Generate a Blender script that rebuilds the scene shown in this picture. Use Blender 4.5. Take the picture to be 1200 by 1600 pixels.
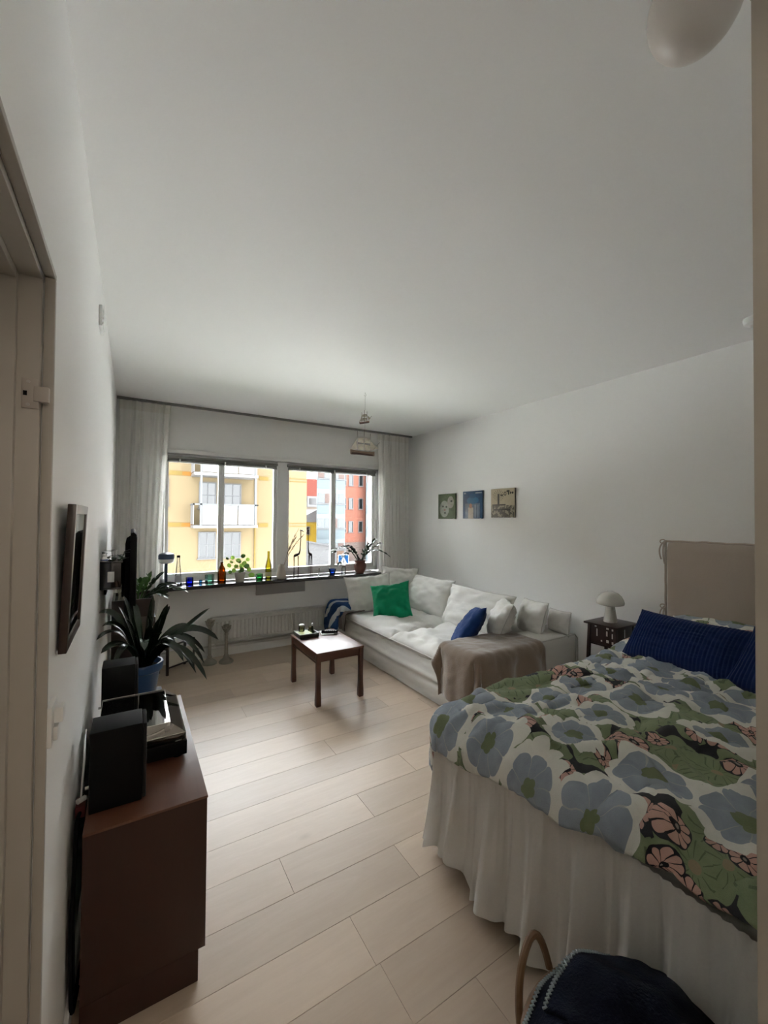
import bpy, bmesh, math, random
from mathutils import Vector, Matrix, noise
for _o in list(bpy.data.objects): bpy.data.objects.remove(_o, do_unlink=True)
SC = bpy.context.scene
COL = SC.collection
# ------------------------------------------------------------------ camera
EYE = 1.48
cam = bpy.data.cameras.new('camera'); camo = bpy.data.objects.new('camera', cam); COL.objects.link(camo)
cam.sensor_fit = 'HORIZONTAL'; cam.sensor_width = 36.0; cam.lens = 638.68 * 36.0 / 1200.0
cam.clip_start = 0.02; cam.clip_end = 400
_y, _p, _r = math.radians(31.663), math.radians(0.922), math.radians(0.4495)
_f = Vector((math.sin(_y)*math.cos(_p), math.cos(_y)*math.cos(_p), math.sin(_p)))
_rt = Vector((math.cos(_y), -math.sin(_y), 0)); _u = _rt.cross(_f)
_r2 = _rt*math.cos(_r) + _u*math.sin(_r); _u2 = -_rt*math.sin(_r) + _u*math.cos(_r)
_m = Matrix((_r2, _u2, -_f)).transposed().to_4x4(); _m.translation = (0, 0, EYE)
camo.matrix_world = _m
SC.camera = camo
# ------------------------------------------------------------------ sky and exposure
wd = bpy.data.worlds.new('overcast_sky'); SC.world = wd; wd.use_nodes = True
bg = wd.node_tree.nodes['Background']; bg.inputs[0].default_value = (0.93, 0.965, 1.0, 1); bg.inputs[1].default_value = 8.5
sun = bpy.data.lights.new('hazy_sun', 'SUN'); suno = bpy.data.objects.new('hazy_sun', sun); COL.objects.link(suno)
sun.energy = 40.0; sun.angle = math.radians(18); sun.color = (0.975, 0.985, 1.0)
suno.rotation_euler = Vector((0.55, 0.20, 0.81)).to_track_quat('Z', 'Y').to_euler(); suno.location = (8, 14, 30)
SC.view_settings.view_transform = 'Standard'; SC.view_settings.look = 'None'
SC.view_settings.gamma = 1.0; SC.view_settings.use_curve_mapping = False
SC.view_settings.exposure = 1.35
HALL_FILL = 5.0  # strength of the fill globe added in the hall
# ------------------------------------------------------------------ helpers
PI = math.pi
def tag(o, label=None, cat=None, group=None, kind=None):
    if label: o['label'] = label
    if cat: o['category'] = cat
    if group: o['group'] = group
    if kind: o['kind'] = kind
    return o
ROOT = {}
def empty(name, loc, label=None, cat=None, group=None, kind=None):
    o = bpy.data.objects.new(name, None); COL.objects.link(o); o.location = loc
    o.empty_display_size = 0.05
    ROOT[o.name] = Vector(loc)
    return tag(o, label, cat, group, kind)
def rootloc(o):
    while o.parent: o = o.parent
    return ROOT[o.name]
class MB:
    def __init__(s): s.v = []; s.f = []; s.uv = None
    def add(s, vs, fs):
        n = len(s.v); s.v += [tuple(q) for q in vs]; s.f += [tuple(i+n for i in q) for q in fs]; return s
    def box(s, x0, y0, z0, x1, y1, z1, M=None):
        vs = [Vector((x, y, z)) for x in (x0, x1) for y in (y0, y1) for z in (z0, z1)]
        if M is not None: vs = [M @ q for q in vs]
        return s.add(vs, [(0,1,3,2),(4,6,7,5),(0,4,5,1),(2,3,7,6),(0,2,6,4),(1,5,7,3)])
    def lathe(s, prof, c=(0,0,0), n=24, M=None, cap=True, sx=1.0, sy=1.0, fn=None):
        vs = []; fs = []
        for k, (r, z) in enumerate(prof):
            for i in range(n):
                a = 2*PI*i/n; rr = r*(fn(a, k) if fn else 1)
                q = Vector((rr*math.cos(a)*sx, rr*math.sin(a)*sy, z))
                if M is not None: q = M @ q
                vs.append(q + Vector(c))
        for k in range(len(prof)-1):
            for i in range(n):
                j = (i+1) % n
                fs.append((k*n+i, k*n+j, (k+1)*n+j, (k+1)*n+i))
        if cap:
            fs.append(tuple(range(n-1, -1, -1))); fs.append(tuple((len(prof)-1)*n+i for i in range(n)))
        return s.add(vs, fs)
    def tube(s, path, r, n=8, closed=False, cap=True):
        P = [Vector(q) for q in path]; m = len(P); vs = []; fs = []
        up = None
        for k in range(m):
            if closed: t = P[(k+1) % m] - P[k-1]
            else: t = P[min(k+1, m-1)] - P[max(k-1, 0)]
            t = t.normalized() if t.length > 1e-9 else Vector((0,0,1))
            if up is None:
                up = t.orthogonal().normalized()
            else:
                up = (up - t*up.dot(t)); up = up.normalized() if up.length > 1e-6 else t.orthogonal().normalized()
            w = t.cross(up); rr = r[k] if isinstance(r, (list, tuple)) else r
            for i in range(n):
                a = 2*PI*i/n
                vs.append(P[k] + (up*math.cos(a) + w*math.sin(a))*rr)
        for k in range(m if closed else m-1):
            k2 = (k+1) % m
            for i in range(n):
                j = (i+1) % n; fs.append((k*n+i, k*n+j, k2*n+j, k2*n+i))
        if cap and not closed:
            fs.append(tuple(range(n-1, -1, -1))); fs.append(tuple((m-1)*n+i for i in range(n)))
        return s.add(vs, fs)
    def prism(s, pts, d):            # polygon pts (3D, planar) extruded by vector d
        n = len(pts); d = Vector(d); vs = [Vector(q) for q in pts] + [Vector(q)+d for q in pts]
        fs = [tuple(range(n-1, -1, -1)), tuple(range(n, 2*n))] + [(i, (i+1) % n, n+(i+1) % n, n+i) for i in range(n)]
        return s.add(vs, fs)
    def grid(s, fn, nu, nv, uvfn=None, wrap=False):
        vs = []; fs = []
        for i in range(nu+1):
            for j in range(nv+1): vs.append(fn(i/nu, j/nv))
        for i in range(nu):
            for j in range(nv):
                a = i*(nv+1)+j; fs.append((a, a+nv+1, a+nv+2, a+1))
        return s.add(vs, fs)
    def build(s, name, mat, parent=None, bevel=0.0, seg=2, smooth=True, ang=35, subsurf=0, local=False, solid=0.0, uvs=None, recalc=True):
        me = bpy.data.meshes.new(name)
        if parent is not None: off = Vector((0,0,0)) if local else rootloc(parent)
        else:
            xs = [q[0] for q in s.v]; ys = [q[1] for q in s.v]; zs = [q[2] for q in s.v]
            off = Vector(((min(xs)+max(xs))/2, (min(ys)+max(ys))/2, min(zs)))
        me.from_pydata([tuple(Vector(q)-off) for q in s.v], [], s.f)
        if uvs is not None:
            ul = me.uv_layers.new(name='UVMap')
            for lp in me.loops: ul.data[lp.index].uv = uvs[lp.vertex_index]
        if bevel > 0 or recalc:
            bm = bmesh.new(); bm.from_mesh(me)
            if recalc: bmesh.ops.recalc_face_normals(bm, faces=bm.faces)
            if bevel > 0:
                es = [e for e in bm.edges if len(e.link_faces) == 2 and e.calc_face_angle(0) > 0.5]
                bmesh.ops.bevel(bm, geom=es, offset=bevel, segments=seg, affect='EDGES', profile=0.6, clamp_overlap=True)
            bm.to_mesh(me); bm.free()
        if smooth:
            me.polygons.foreach_set('use_smooth', [True]*len(me.polygons))
            me.set_sharp_from_angle(angle=math.radians(ang))
        for mm in (mat if isinstance(mat, (list, tuple)) else [mat]): me.materials.append(mm)
        o = bpy.data.objects.new(name, me); COL.objects.link(o)
        if parent is not None: o.parent = parent
        else:
            o.location = off; ROOT[o.name] = off.copy()
        if solid: 
            md = o.modifiers.new('thick', 'SOLIDIFY'); md.thickness = solid; md.offset = -1
        if subsurf:
            md = o.modifiers.new('sub', 'SUBSURF'); md.levels = subsurf; md.render_levels = subsurf
        return o
def B(name, mat, parent, b, bevel=0.004, **k):
    return MB().box(*b).build(name, mat, parent, bevel=bevel, **k)
def LA(name, mat, parent, prof, c, n=24, **k):
    fn = k.pop('fn', None); M = k.pop('M', None); sx = k.pop('sx', 1.0); sy = k.pop('sy', 1.0); cap = k.pop('cap', True)
    return MB().lathe(prof, c, n, M=M, fn=fn, sx=sx, sy=sy, cap=cap).build(name, mat, parent, **k)
def TU(name, mat, parent, path, r, n=8, **k):
    cl = k.pop('closed', False)
    return MB().tube(path, r, n, closed=cl).build(name, mat, parent, **k)
def bez(p0, p1, p2, n=10):
    p0, p1, p2 = Vector(p0), Vector(p1), Vector(p2)
    return [p0*(1-t)**2 + p1*2*t*(1-t) + p2*t*t for t in [i/n for i in range(n+1)]]
def copy_tree(o, parent=None):
    c = o.copy(); COL.objects.link(c); c.parent = parent
    if parent is None: ROOT[c.name] = Vector(o.location)
    for ch in list(o.children): copy_tree(ch, c)
    return c
# ------------------------------------------------------------------ node helper / materials
class NT:
    def __init__(s, name):
        s.m = bpy.data.materials.new(name); s.m.use_nodes = True; s.t = s.m.node_tree
        s.b = s.t.nodes['Principled BSDF']; s.out = s.t.nodes['Material Output']
    def n(s, typ, **kw):
        x = s.t.nodes.new(typ)
        for k, v in kw.items(): setattr(x, k, v)
        return x
    def set(s, inp, val):
        if hasattr(val, 'is_output'): s.t.links.new(val, inp)
        elif isinstance(val, (tuple, list)) and len(val) == 3 and inp.type == 'RGBA': inp.default_value = (*val, 1)
        else: inp.default_value = val
    def math(s, op, a, b=None, c=None, clamp=False):
        x = s.n('ShaderNodeMath', operation=op, use_clamp=clamp); s.set(x.inputs[0], a)
        if b is not None: s.set(x.inputs[1], b)
        if c is not None: s.set(x.inputs[2], c)
        return x.outputs[0]
    def vmath(s, op, a, b=None, out=0):
        x = s.n('ShaderNodeVectorMath', operation=op); s.set(x.inputs[0], a)
        if b is not None: s.set(x.inputs[1], b)
        return x.outputs[out]
    def mix(s, f, a, b, blend='MIX'):
        x = s.n('ShaderNodeMix', data_type='RGBA', blend_type=blend); s.set(x.inputs[0], f); s.set(x.inputs[6], a); s.set(x.inputs[7], b); return x.outputs[2]
    def coord(s, which='Object', scale=(1,1,1), loc=None):
        tc = s.n('ShaderNodeTexCoord'); mp = s.n('ShaderNodeMapping'); s.t.links.new(tc.outputs[which], mp.inputs[0]); mp.inputs['Scale'].default_value = scale
        if loc is not None: s.set(mp.inputs['Location'], loc)
        return mp.outputs[0]
    def noise(s, vec, scale=5, detail=3, rough=0.55, out=0, dist=0.0):
        x = s.n('ShaderNodeTexNoise'); s.set(x.inputs['Vector'], vec); x.inputs['Scale'].default_value = scale; x.inputs['Detail'].default_value = detail
        x.inputs['Roughness'].default_value = rough; x.inputs['Distortion'].default_value = dist; return x.outputs[out]
    def ramp(s, f, stops):
        x = s.n('ShaderNodeValToRGB'); s.set(x.inputs[0], f); e = x.color_ramp.elements
        while len(e) < len(stops): e.new(0.5)
        for k, (p, c) in enumerate(stops): e[k].position = p; e[k].color = (*c, 1)
        return x.outputs[0]
    def bump(s, h, strength=0.2, dist=0.01):
        x = s.n('ShaderNodeBump'); s.set(x.inputs['Height'], h); x.inputs['Strength'].default_value = strength; x.inputs['Distance'].default_value = dist
        s.t.links.new(x.outputs[0], s.b.inputs['Normal']); return x
    def pb(s, color=None, rough=None, metal=None, spec=None, **kw):
        if color is not None: s.set(s.b.inputs['Base Color'], color)
        if rough is not None: s.set(s.b.inputs['Roughness'], rough)
        if metal is not None: s.set(s.b.inputs['Metallic'], metal)
        if spec is not None: s.set(s.b.inputs['Specular IOR Level'], spec)
        for k, v in kw.items(): s.set(s.b.inputs[k], v)
        return s.m
def srgb(r, g, b):
    f = lambda c: ((c/255+0.055)/1.055)**2.4 if c/255 > 0.04045 else c/255/12.92
    return (f(r), f(g), f(b))
def plain(name, col, rough=0.5, metal=0.0, spec=0.5, var=0.06, scale=20, bump=0.0, bscale=200):
    t = NT(name); c = t.coord('Object'); nz = t.noise(c, scale)
    k = t.math('MULTIPLY_ADD', nz, 2*var, 1-var)
    cc = t.mix(1.0, col, t.vmath('SCALE', (1,1,1)), 'MULTIPLY') if False else None
    vm = t.n('ShaderNodeVectorMath', operation='SCALE'); vm.inputs[0].default_value = col; t.set(vm.inputs['Scale'], k)
    t.pb(vm.outputs[0], rough, metal, spec)
    if bump: t.bump(t.noise(c, bscale, 2), bump, 0.002)
    return t.m
def fabric(name, col, col2=None, rough=0.9, weave=260, bump=0.25, var=0.08, sheen=0.2):
    t = NT(name); c = t.coord('Object'); big = t.noise(c, 6, 4); fine = t.noise(c, weave, 2)
    col2 = col2 or tuple(q*(1-2*var) for q in col)
    t.pb(t.mix(t.math('MULTIPLY_ADD', big, 0.6, t.math('MULTIPLY', fine, 0.4)), col2, col), rough, 0, 0.2)
    t.b.inputs['Sheen Weight'].default_value = sheen
    t.bump(t.math('ADD', fine, t.math('MULTIPLY', big, 0.6)), bump, 0.004); return t.m
def wood(name, dark, light, axis='X', rough=0.4, scale=1.0, spec=0.5):
    t = NT(name); sc = {'X': (1.2, 14, 14), 'Y': (14, 1.2, 14), 'Z': (14, 14, 1.2)}[axis]
    c = t.coord('Object', tuple(q*scale for q in sc)); n1 = t.noise(c, 1.6, 6, 0.6, dist=0.6); n2 = t.noise(c, 7, 3, 0.5)
    t.pb(t.mix(t.math('MULTIPLY_ADD', n1, 0.7, t.math('MULTIPLY', n2, 0.3)), dark, light), rough, 0, spec)
    t.bump(n2, 0.06, 0.002); return t.m
def clear(name, tint=(1,1,1), refl=1.0, alpha=None, rough=0.02):
    tint = tuple(q**0.42 for q in tint)      # a ray crosses several walls of a hollow vessel
    """thin glass: transparent tinted by colour plus fresnel gloss"""
    t = NT(name); t.t.nodes.remove(t.b)
    tr = t.n('ShaderNodeBsdfTransparent'); tr.inputs[0].default_value = (*tint, 1)
    gl = t.n('ShaderNodeBsdfGlossy'); gl.inputs['Roughness'].default_value = rough; gl.inputs['Color'].default_value = (1,1,1,1)
    fr = t.n('ShaderNodeFresnel'); fr.inputs[0].default_value = 1.45
    mx = t.n('ShaderNodeMixShader'); t.set(mx.inputs[0], t.math('MULTIPLY', fr.outputs[0], refl, clamp=True)); t.t.links.new(tr.outputs[0], mx.inputs[1]); t.t.links.new(gl.outputs[0], mx.inputs[2])
    t.t.links.new(mx.outputs[0], t.out.inputs[0]); return t.m
def sheer(name, col, trans=0.45, alpha=0.0):
    t = NT(name); t.t.nodes.remove(t.b); c = t.coord('Object'); nz = t.noise(c, 160, 2)
    cc = t.mix(nz, tuple(q*0.92 for q in col), col)
    d = t.n('ShaderNodeBsdfDiffuse'); t.set(d.inputs[0], cc); tl = t.n('ShaderNodeBsdfTranslucent'); t.set(tl.inputs[0], cc)
    mx = t.n('ShaderNodeMixShader'); mx.inputs[0].default_value = trans; t.t.links.new(d.outputs[0], mx.inputs[1]); t.t.links.new(tl.outputs[0], mx.inputs[2])
    o = mx.outputs[0]
    if alpha:
        tr = t.n('ShaderNodeBsdfTransparent'); m2 = t.n('ShaderNodeMixShader'); m2.inputs[0].default_value = alpha
        t.t.links.new(o, m2.inputs[1]); t.t.links.new(tr.outputs[0], m2.inputs[2]); o = m2.outputs[0]
    t.t.links.new(o, t.out.inputs[0]); return t.m
def leafmat(name, col, rough=0.35, trans=0.0):
    t = NT(name); c = t.coord('Object'); nz = t.noise(c, 30, 3); cc = t.mix(nz, tuple(q*0.6 for q in col), col)
    t.pb(cc, rough, 0, 0.5)
    if trans:
        tl = t.n('ShaderNodeBsdfTranslucent'); t.set(tl.inputs[0], cc); mx = t.n('ShaderNodeMixShader'); mx.inputs[0].default_value = trans
        t.t.links.new(t.b.outputs[0], mx.inputs[1]); t.t.links.new(tl.outputs[0], mx.inputs[2]); t.t.links.new(mx.outputs[0], t.out.inputs[0])
    return t.m

M_wall = plain('wall_paint', (0.875, 0.872, 0.85), 0.55, var=0.01, scale=3, bump=0.12, bscale=160)
M_ceil = plain('ceiling_paint', (0.86, 0.858, 0.84), 0.8, var=0.01, scale=3, bump=0.1, bscale=120)
M_trim = plain('white_gloss_paint', (0.82, 0.815, 0.79), 0.32, var=0.01)
M_winpaint = plain('window_white_paint', (0.86, 0.865, 0.86), 0.35, var=0.01)
M_dark = plain('black_plastic', (0.010, 0.010, 0.011), 0.45)
M_black = plain('black_satin', (0.0028, 0.0028, 0.003), 0.6, spec=0.15)
M_steel = plain('brushed_steel', (0.5, 0.49, 0.47), 0.3, metal=1.0)
M_white = plain('white_plastic', (0.78, 0.78, 0.76), 0.35, var=0.01)
M_glass = clear('window_glass', (0.97, 0.985, 0.98), 1.0)
# ================================================================== THE ROOM
XL, XR, YW, YN, CZ = -0.14, 3.27, 4.65, 0.178, 2.61
XO = 0.62                      # right side of the opening the viewer stands in
HY = -1.5                      # far end of the hall behind the viewer
# --- floor with planks
tf = NT('oak_plank')
oi = tf.n('ShaderNodeObjectInfo'); rnd = oi.outputs['Random']
cv = tf.n('ShaderNodeCombineXYZ'); tf.set(cv.inputs[0], tf.math('MULTIPLY', rnd, 37.0)); tf.set(cv.inputs[1], tf.math('MULTIPLY', rnd, 91.0))
cc = tf.coord('Object', (1.0, 7.0, 7.0), cv.outputs[0])
g1 = tf.noise(cc, 2.2, 6, 0.62, dist=1.4); g2 = tf.noise(cc, 11, 4, 0.6, dist=0.4)
ck = tf.coord('Object', (1.0, 1.9, 1.0), cv.outputs[0]); vk = tf.n('ShaderNodeTexVoronoi'); tf.set(vk.inputs['Vector'], ck); vk.inputs['Scale'].default_value = 2.1
knot = tf.math('SMOOTH_MIN', tf.math('MULTIPLY', vk.outputs['Distance'], 12.0), 1.0, 0.1)
base = tf.mix(g1, (0.50, 0.385, 0.285), (0.64, 0.52, 0.41))
base = tf.mix(tf.math('MULTIPLY', g2, 0.35), base, (0.46, 0.345, 0.25))
base = tf.mix(tf.math('MULTIPLY', tf.math('SUBTRACT', 1.0, knot, clamp=True), 0.35), base, (0.27, 0.19, 0.13))
tint = tf.n('ShaderNodeVectorMath', operation='SCALE'); tf.set(tint.inputs[0], base); tf.set(tint.inputs['Scale'], tf.math('MULTIPLY_ADD', rnd, 0.22, 0.89))
tf.pb(tint.outputs[0], tf.math('MULTIPLY_ADD', g2, 0.14, 0.33), 0, 0.5)
tf.bump(tf.math('ADD', g1, g2), 0.10, 0.003)
M_floor = tf.m
M_sub = plain('subfloor_groove', (0.20, 0.15, 0.11), 0.9)
floor = B('floor', M_sub, None, (XL-0.3, HY, -0.12, XR+0.0, YW+0.0, -0.004), bevel=0); tag(floor, kind='structure')
random.seed(11)
PW = 0.195; y0 = 1.375 - 15*PW; k = 0
while y0 < YW:
    ya, yb = max(y0, HY), min(y0+PW, YW)
    x = XL - random.uniform(0.0, 1.4)
    if ya < YN and ya < 0.05: xmax = 1.3
    else: xmax = XR
    if abs(y0 - 1.765) < .01: x = 1.048 - 2.05
    if abs(y0 - 1.375) < .01: x = 1.034 - 1.7
    while x < xmax:
        ln = random.choice((1.15, 1.5, 1.75, 2.05)); xa, xb = max(x, XL-0.3), min(x+ln, xmax)
        if abs(y0-1.765) < .01 and x < 0: xb = 1.048
        if abs(y0-1.375) < .01 and x < 0: xb = 1.034
        if xb - xa > 0.02 and yb - ya > 0.01:
            B('plank', M_floor, floor, (xa+.0003, ya+.0003, -0.02, xb-.0003, yb-.0003, 0.0), bevel=0.0010, seg=1)
        x = xb if (xb in (1.048, 1.034)) else x+ln
    y0 += PW; k += 1
# --- ceiling
tag(B('ceiling', M_ceil, None, (XL-0.3, HY, CZ, XR+0.15, YW+0.35, CZ+0.15), bevel=0), kind='structure')
# --- walls
DY0, DY1, DZ = 0.215, 1.055, 1.965         # doorway in the left wall
wl = MB(); wl.box(XL-0.14, DY1, -0.1, XL, YW+0.35, CZ); wl.box(XL-0.14, HY, -0.1, XL, DY0, CZ); wl.box(XL-0.14, DY0, DZ, XL, DY1, CZ)
tag(wl.build('wall_left', M_wall), kind='structure')
tag(B('wall_right', M_wall, None, (XR, YN-0.12, -0.1, XR+0.15, YW+0.35, CZ), bevel=0), kind='structure')
WX0, WX1, WZ0, WZ1 = 0.245, 2.80, 0.80, 2.135
ww = MB(); ww.box(XL, YW, -0.1, WX0, YW+0.3, CZ); ww.box(WX1, YW, -0.1, XR, YW+0.3, CZ); ww.box(WX0, YW, -0.1, WX1, YW+0.3, WZ0-0.035); ww.box(WX0, YW, WZ1, WX1, YW+0.3, CZ)
tag(ww.build('wall_window', M_wall), kind='structure')
wn = MB(); wn.box(XO+0.012, YN-0.12, -0.1, XR, YN, CZ); wn.box(XL, YN-0.12, 2.112, XO+0.012, YN, CZ)
tag(wn.build('wall_near', M_wall), kind='structure')
wh = MB(); wh.box(XL, HY-0.1, -0.1, 1.4, HY, CZ); wh.box(1.3, HY, -0.1, 1.4, YN-0.12, CZ)
tag(wh.build('wall_hall', M_wall), kind='structure')
wv = MB(); wv.box(XL-1.25, -0.6, -0.1, XL-1.15, 2.0, CZ); wv.box(XL-1.25, 1.9, -0.1, XL-0.14, 2.0, CZ); wv.box(XL-1.25, -0.6, -0.1, XL-0.14, -0.5, CZ); wv.box(XL-1.25, -0.6, CZ, XL-0.14, 2.0, CZ+0.1); wv.box(XL-1.25, -0.6, -0.12, XL-0.14, 2.0, 0)
tag(wv.build('wall_side_room', M_wall), kind='structure')
M_lining = plain('dimmed_lining', (0.40, 0.37, 0.325), 0.45, var=0.01)  # hall dimness put into the colour, offsetting the added hall fill
ln = MB(); ln.box(XO, YN-0.125, 0.0, XO+0.012, YN+0.002, 2.112); ln.box(XL, YN-0.125, 2.10, XO, YN+0.002, 2.112)  # lining boards added to carry the darkened colour round the opening
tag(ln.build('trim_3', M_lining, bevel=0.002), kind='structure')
# --- baseboards
tag(B('baseboard_right', M_trim, None, (XR-0.014, YN, 0.0, XR, YW, 0.085), bevel=0.003), kind='structure')
tag(B('baseboard_left', M_trim, None, (XL, DY1+0.03, 0.0, XL+0.012, YW, 0.085), bevel=0.003), kind='structure')
tag(B('baseboard_window', M_trim, None, (XL+0.012, YW-0.014, 0.0, XR-0.014, YW, 0.085), bevel=0.003), kind='structure')
# --- doorway in the left wall
door = empty('door_1', (XL-0.07, (DY0+DY1)/2, 0), 'white painted door frame in the left wall', None, kind='structure')
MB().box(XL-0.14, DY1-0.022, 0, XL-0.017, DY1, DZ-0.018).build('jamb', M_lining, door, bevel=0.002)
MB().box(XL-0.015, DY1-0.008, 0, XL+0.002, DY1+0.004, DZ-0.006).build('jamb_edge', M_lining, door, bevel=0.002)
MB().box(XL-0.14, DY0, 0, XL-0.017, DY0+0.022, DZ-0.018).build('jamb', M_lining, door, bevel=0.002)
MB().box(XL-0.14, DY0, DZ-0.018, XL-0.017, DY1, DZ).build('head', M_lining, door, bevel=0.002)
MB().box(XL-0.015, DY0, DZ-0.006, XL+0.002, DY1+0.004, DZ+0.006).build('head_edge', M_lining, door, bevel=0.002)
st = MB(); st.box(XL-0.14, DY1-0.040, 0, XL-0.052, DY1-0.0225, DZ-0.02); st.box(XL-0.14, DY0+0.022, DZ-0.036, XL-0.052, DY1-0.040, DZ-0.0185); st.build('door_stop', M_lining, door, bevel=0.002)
hz = 1.688; hy = DY1-0.022; M_hinge = plain('painted_hinge', (0.42, 0.38, 0.34), 0.35)
hp = MB().box(XL-0.044, hy-0.004, hz, XL-0.018, hy+0.001, hz+0.058).build('hinge_plate', M_hinge, door, bevel=0.0012)
MB().box(XL-0.026, hy-0.007, hz+0.014, XL-0.002, hy+0.006, hz+0.044).build('hinge_arm', M_hinge, hp, bevel=0.002)
for q in (hz+0.007, hz+0.051): MB().lathe([(0.0032, 0), (0.0032, 0.0012)], (XL-0.034, hy-0.0040, q), 10, M=Matrix.Rotation(PI/2, 3, 'X')).build('screw', M_steel, hp)
MB().box(XL-0.0415, hy-0.0046, hz+0.024, XL-0.0355, hy-0.0035, hz+0.033).build('hinge_slot', M_dark, hp)
# --- window
win = empty('window_1', ((WX0+WX1)/2, YW+0.11, WZ0), 'wide white framed window with four panes', None, kind='structure')
FY0, FY1 = YW+0.05, YW+0.15
def frame(x0, z0, x1, z1, n='frame_rail', y0=FY0, y1=FY1, b=0.004): return B(n, M_winpaint, win, (x0, y0, z0, x1, y1, z1), b)
frame(WX0, WZ0, WX0+0.035, WZ1, 'frame_stile'); frame(WX1-0.05, WZ0, WX1, WZ1, 'frame_stile')
frame(WX0, WZ1-0.045, WX1, WZ1); frame(WX0, WZ0, WX1, WZ0+0.05)
frame(1.432, WZ0, 1.550, WZ1, 'mullion', FY0-0.012)
sash = [(0.285, 0.825), (0.825, 1.430), (1.552, 2.158), (2.158, 2.748)]
for i, (a, b2) in enumerate(sash):
    l = 0.030; y0, y1 = FY0+0.012, FY0+0.062
    z0, z1 = WZ0+0.05, WZ1-0.047
    sf = MB(); sf.box(a, y0, z0, a+l, y1, z1); sf.box(b2-l, y0, z0, b2, y1, z1); sf.box(a+l, y0, z0, b2-l, y1, z0+0.045); sf.box(a+l, y0, z1-0.035, b2-l, y1, z1)
    s_ = sf.build('sash', M_winpaint, win, bevel=0.003)
    B('pane', M_glass, s_, (a+l-0.004, y0+0.022, z0+0.04, b2-l+0.004, y0+0.026, z1-0.03), 0)
    hx = b2-0.015 if i % 2 == 0 else a+0.015
# trim strip above the window
tag(B('trim_1', M_trim, None, (WX0-0.05, YW-0.03, WZ1-0.005, WX1+0.06, YW+0.05, WZ1+0.035), 0.006), kind='structure')
tag(B('trim_2', M_trim, None, (WX1-0.005, YW-0.008, WZ0, WX1+0.02, YW+0.05, WZ1), 0.003), kind='structure')
# dark stone sill
M_sill = plain('dark_stone_sill', (0.045, 0.042, 0.042), 0.22, var=0.3, scale=60)
tag(B('window_sill', M_sill, None, (0.232, YW-0.225, 0.762, 2.70, FY0+0.005, 0.80), 0.004), 'dark polished stone sill running under the wide window', 'windowsill', kind='structure')
M_grey = plain('grey_panel', (0.36, 0.35, 0.345), 0.5, var=0.02)
tag(B('wall_panel', M_grey, None, (1.19, YW-0.035, 0.615, 1.757, YW-0.001, 0.765), 0.004), 'flat grey rectangular panel on the wall directly under the sill', 'panel')
# blinds pulled up
M_blind = plain('grey_blind_metal', (0.20, 0.20, 0.19), 0.45, metal=0.3)
for a, b2, lb in ((0.275, 1.432, 'left'), (1.552, 2.752, 'right')):
    bl = empty('venetian_blind', ((a+b2)/2, FY0-0.005, 2.05), 'pulled-up grey slatted blind across the top of the window\'s %s half' % lb, 'blind', 'raised blinds at the window')
    B('head_rail', M_blind, bl, (a, FY0-0.030, 2.078, b2, FY0, 2.105), 0.003)
    for q in range(5): B('slat', M_blind, bl, (a+0.01, FY0-0.027, 2.070-q*0.0045, b2-0.01, FY0-0.003, 2.0725-q*0.0045), 0)
    B('bottom_rail', M_blind, bl, (a+0.008, FY0-0.028, 2.040, b2-0.008, FY0-0.002, 2.049), 0.002)
    for q in (0.12, 0.5, 0.88):
        MB().box(a+(b2-a)*q-0.008, FY0-0.031, 2.040, a+(b2-a)*q+0.008, FY0-0.0285, 2.078).build('clip', M_white, bl, bevel=0.001)
# curtain rail
M_rail = plain('curtain_rail_grey', (0.22, 0.21, 0.20), 0.4)
tag(B('curtain_rail', M_rail, None, (XL+0.005, YW-0.105, CZ-0.022, XR-0.02, YW-0.075, CZ), 0.003), 'thin grey curtain rail along the ceiling above the window', 'curtain rail')
# curtains
M_curt = sheer('offwhite_curtain', (0.955, 0.945, 0.905), 0.45, 0.12)
def curtain(x0, x1, z0, label, npl, seed, xb0=None, xb1=None):
    random.seed(seed); xb0 = x0 if xb0 is None else xb0; xb1 = x1 if xb1 is None else xb1
    ph = [random.uniform(0, 6.28) for _ in range(4)]
    nu, nv = npl*10, 36
    def f(u, v):
        uu = u + 0.012*math.sin(u*31+ph[0])*(1-v*0.3) 
        xa = x0 + (x1-x0)*uu; xb = xb0 + (xb1-xb0)*uu
        x = xa + (xb-xa)*v**0.8
        amp = 0.020*(0.45+0.55*min(1, v*5))*(0.75+0.25*math.sin(u*13+ph[1]))
        y = YW-0.09 + amp*math.sin(2*PI*npl*u + 0.5*math.sin(u*9+ph[2]) + 0.35*v*math.sin(u*17+ph[3]))
        y += 0.010*v*math.sin(u*40+v*3+ph[1])
        return (x, y, (CZ-0.025) + (z0-(CZ-0.025))*v)
    c = empty('curtain', ((x0+x1)/2, YW-0.09, z0), label, 'curtain', 'window curtains')
    MB().grid(f, nu, nv).build('curtain_panel', M_curt, c, ang=180, recalc=False)
    hb = MB().grid(lambda u, v: tuple(Vector(f(u, v*0.035)) + Vector((0, -0.004, 0))), nu, 3); hb.build('heading_tape', sheer('heading_tape', (0.78, 0.76, 0.70), 0.2), c, ang=180, recalc=False)
curtain(-0.125, 0.315, 0.04, 'off-white gathered curtain hanging left of the window beside the lamp', 8, 3, -0.125, 0.215)
curtain(2.70, 3.20, 0.30, 'off-white gathered curtain hanging in the corner right of the window', 9, 5, 2.77, 3.23)
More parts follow.
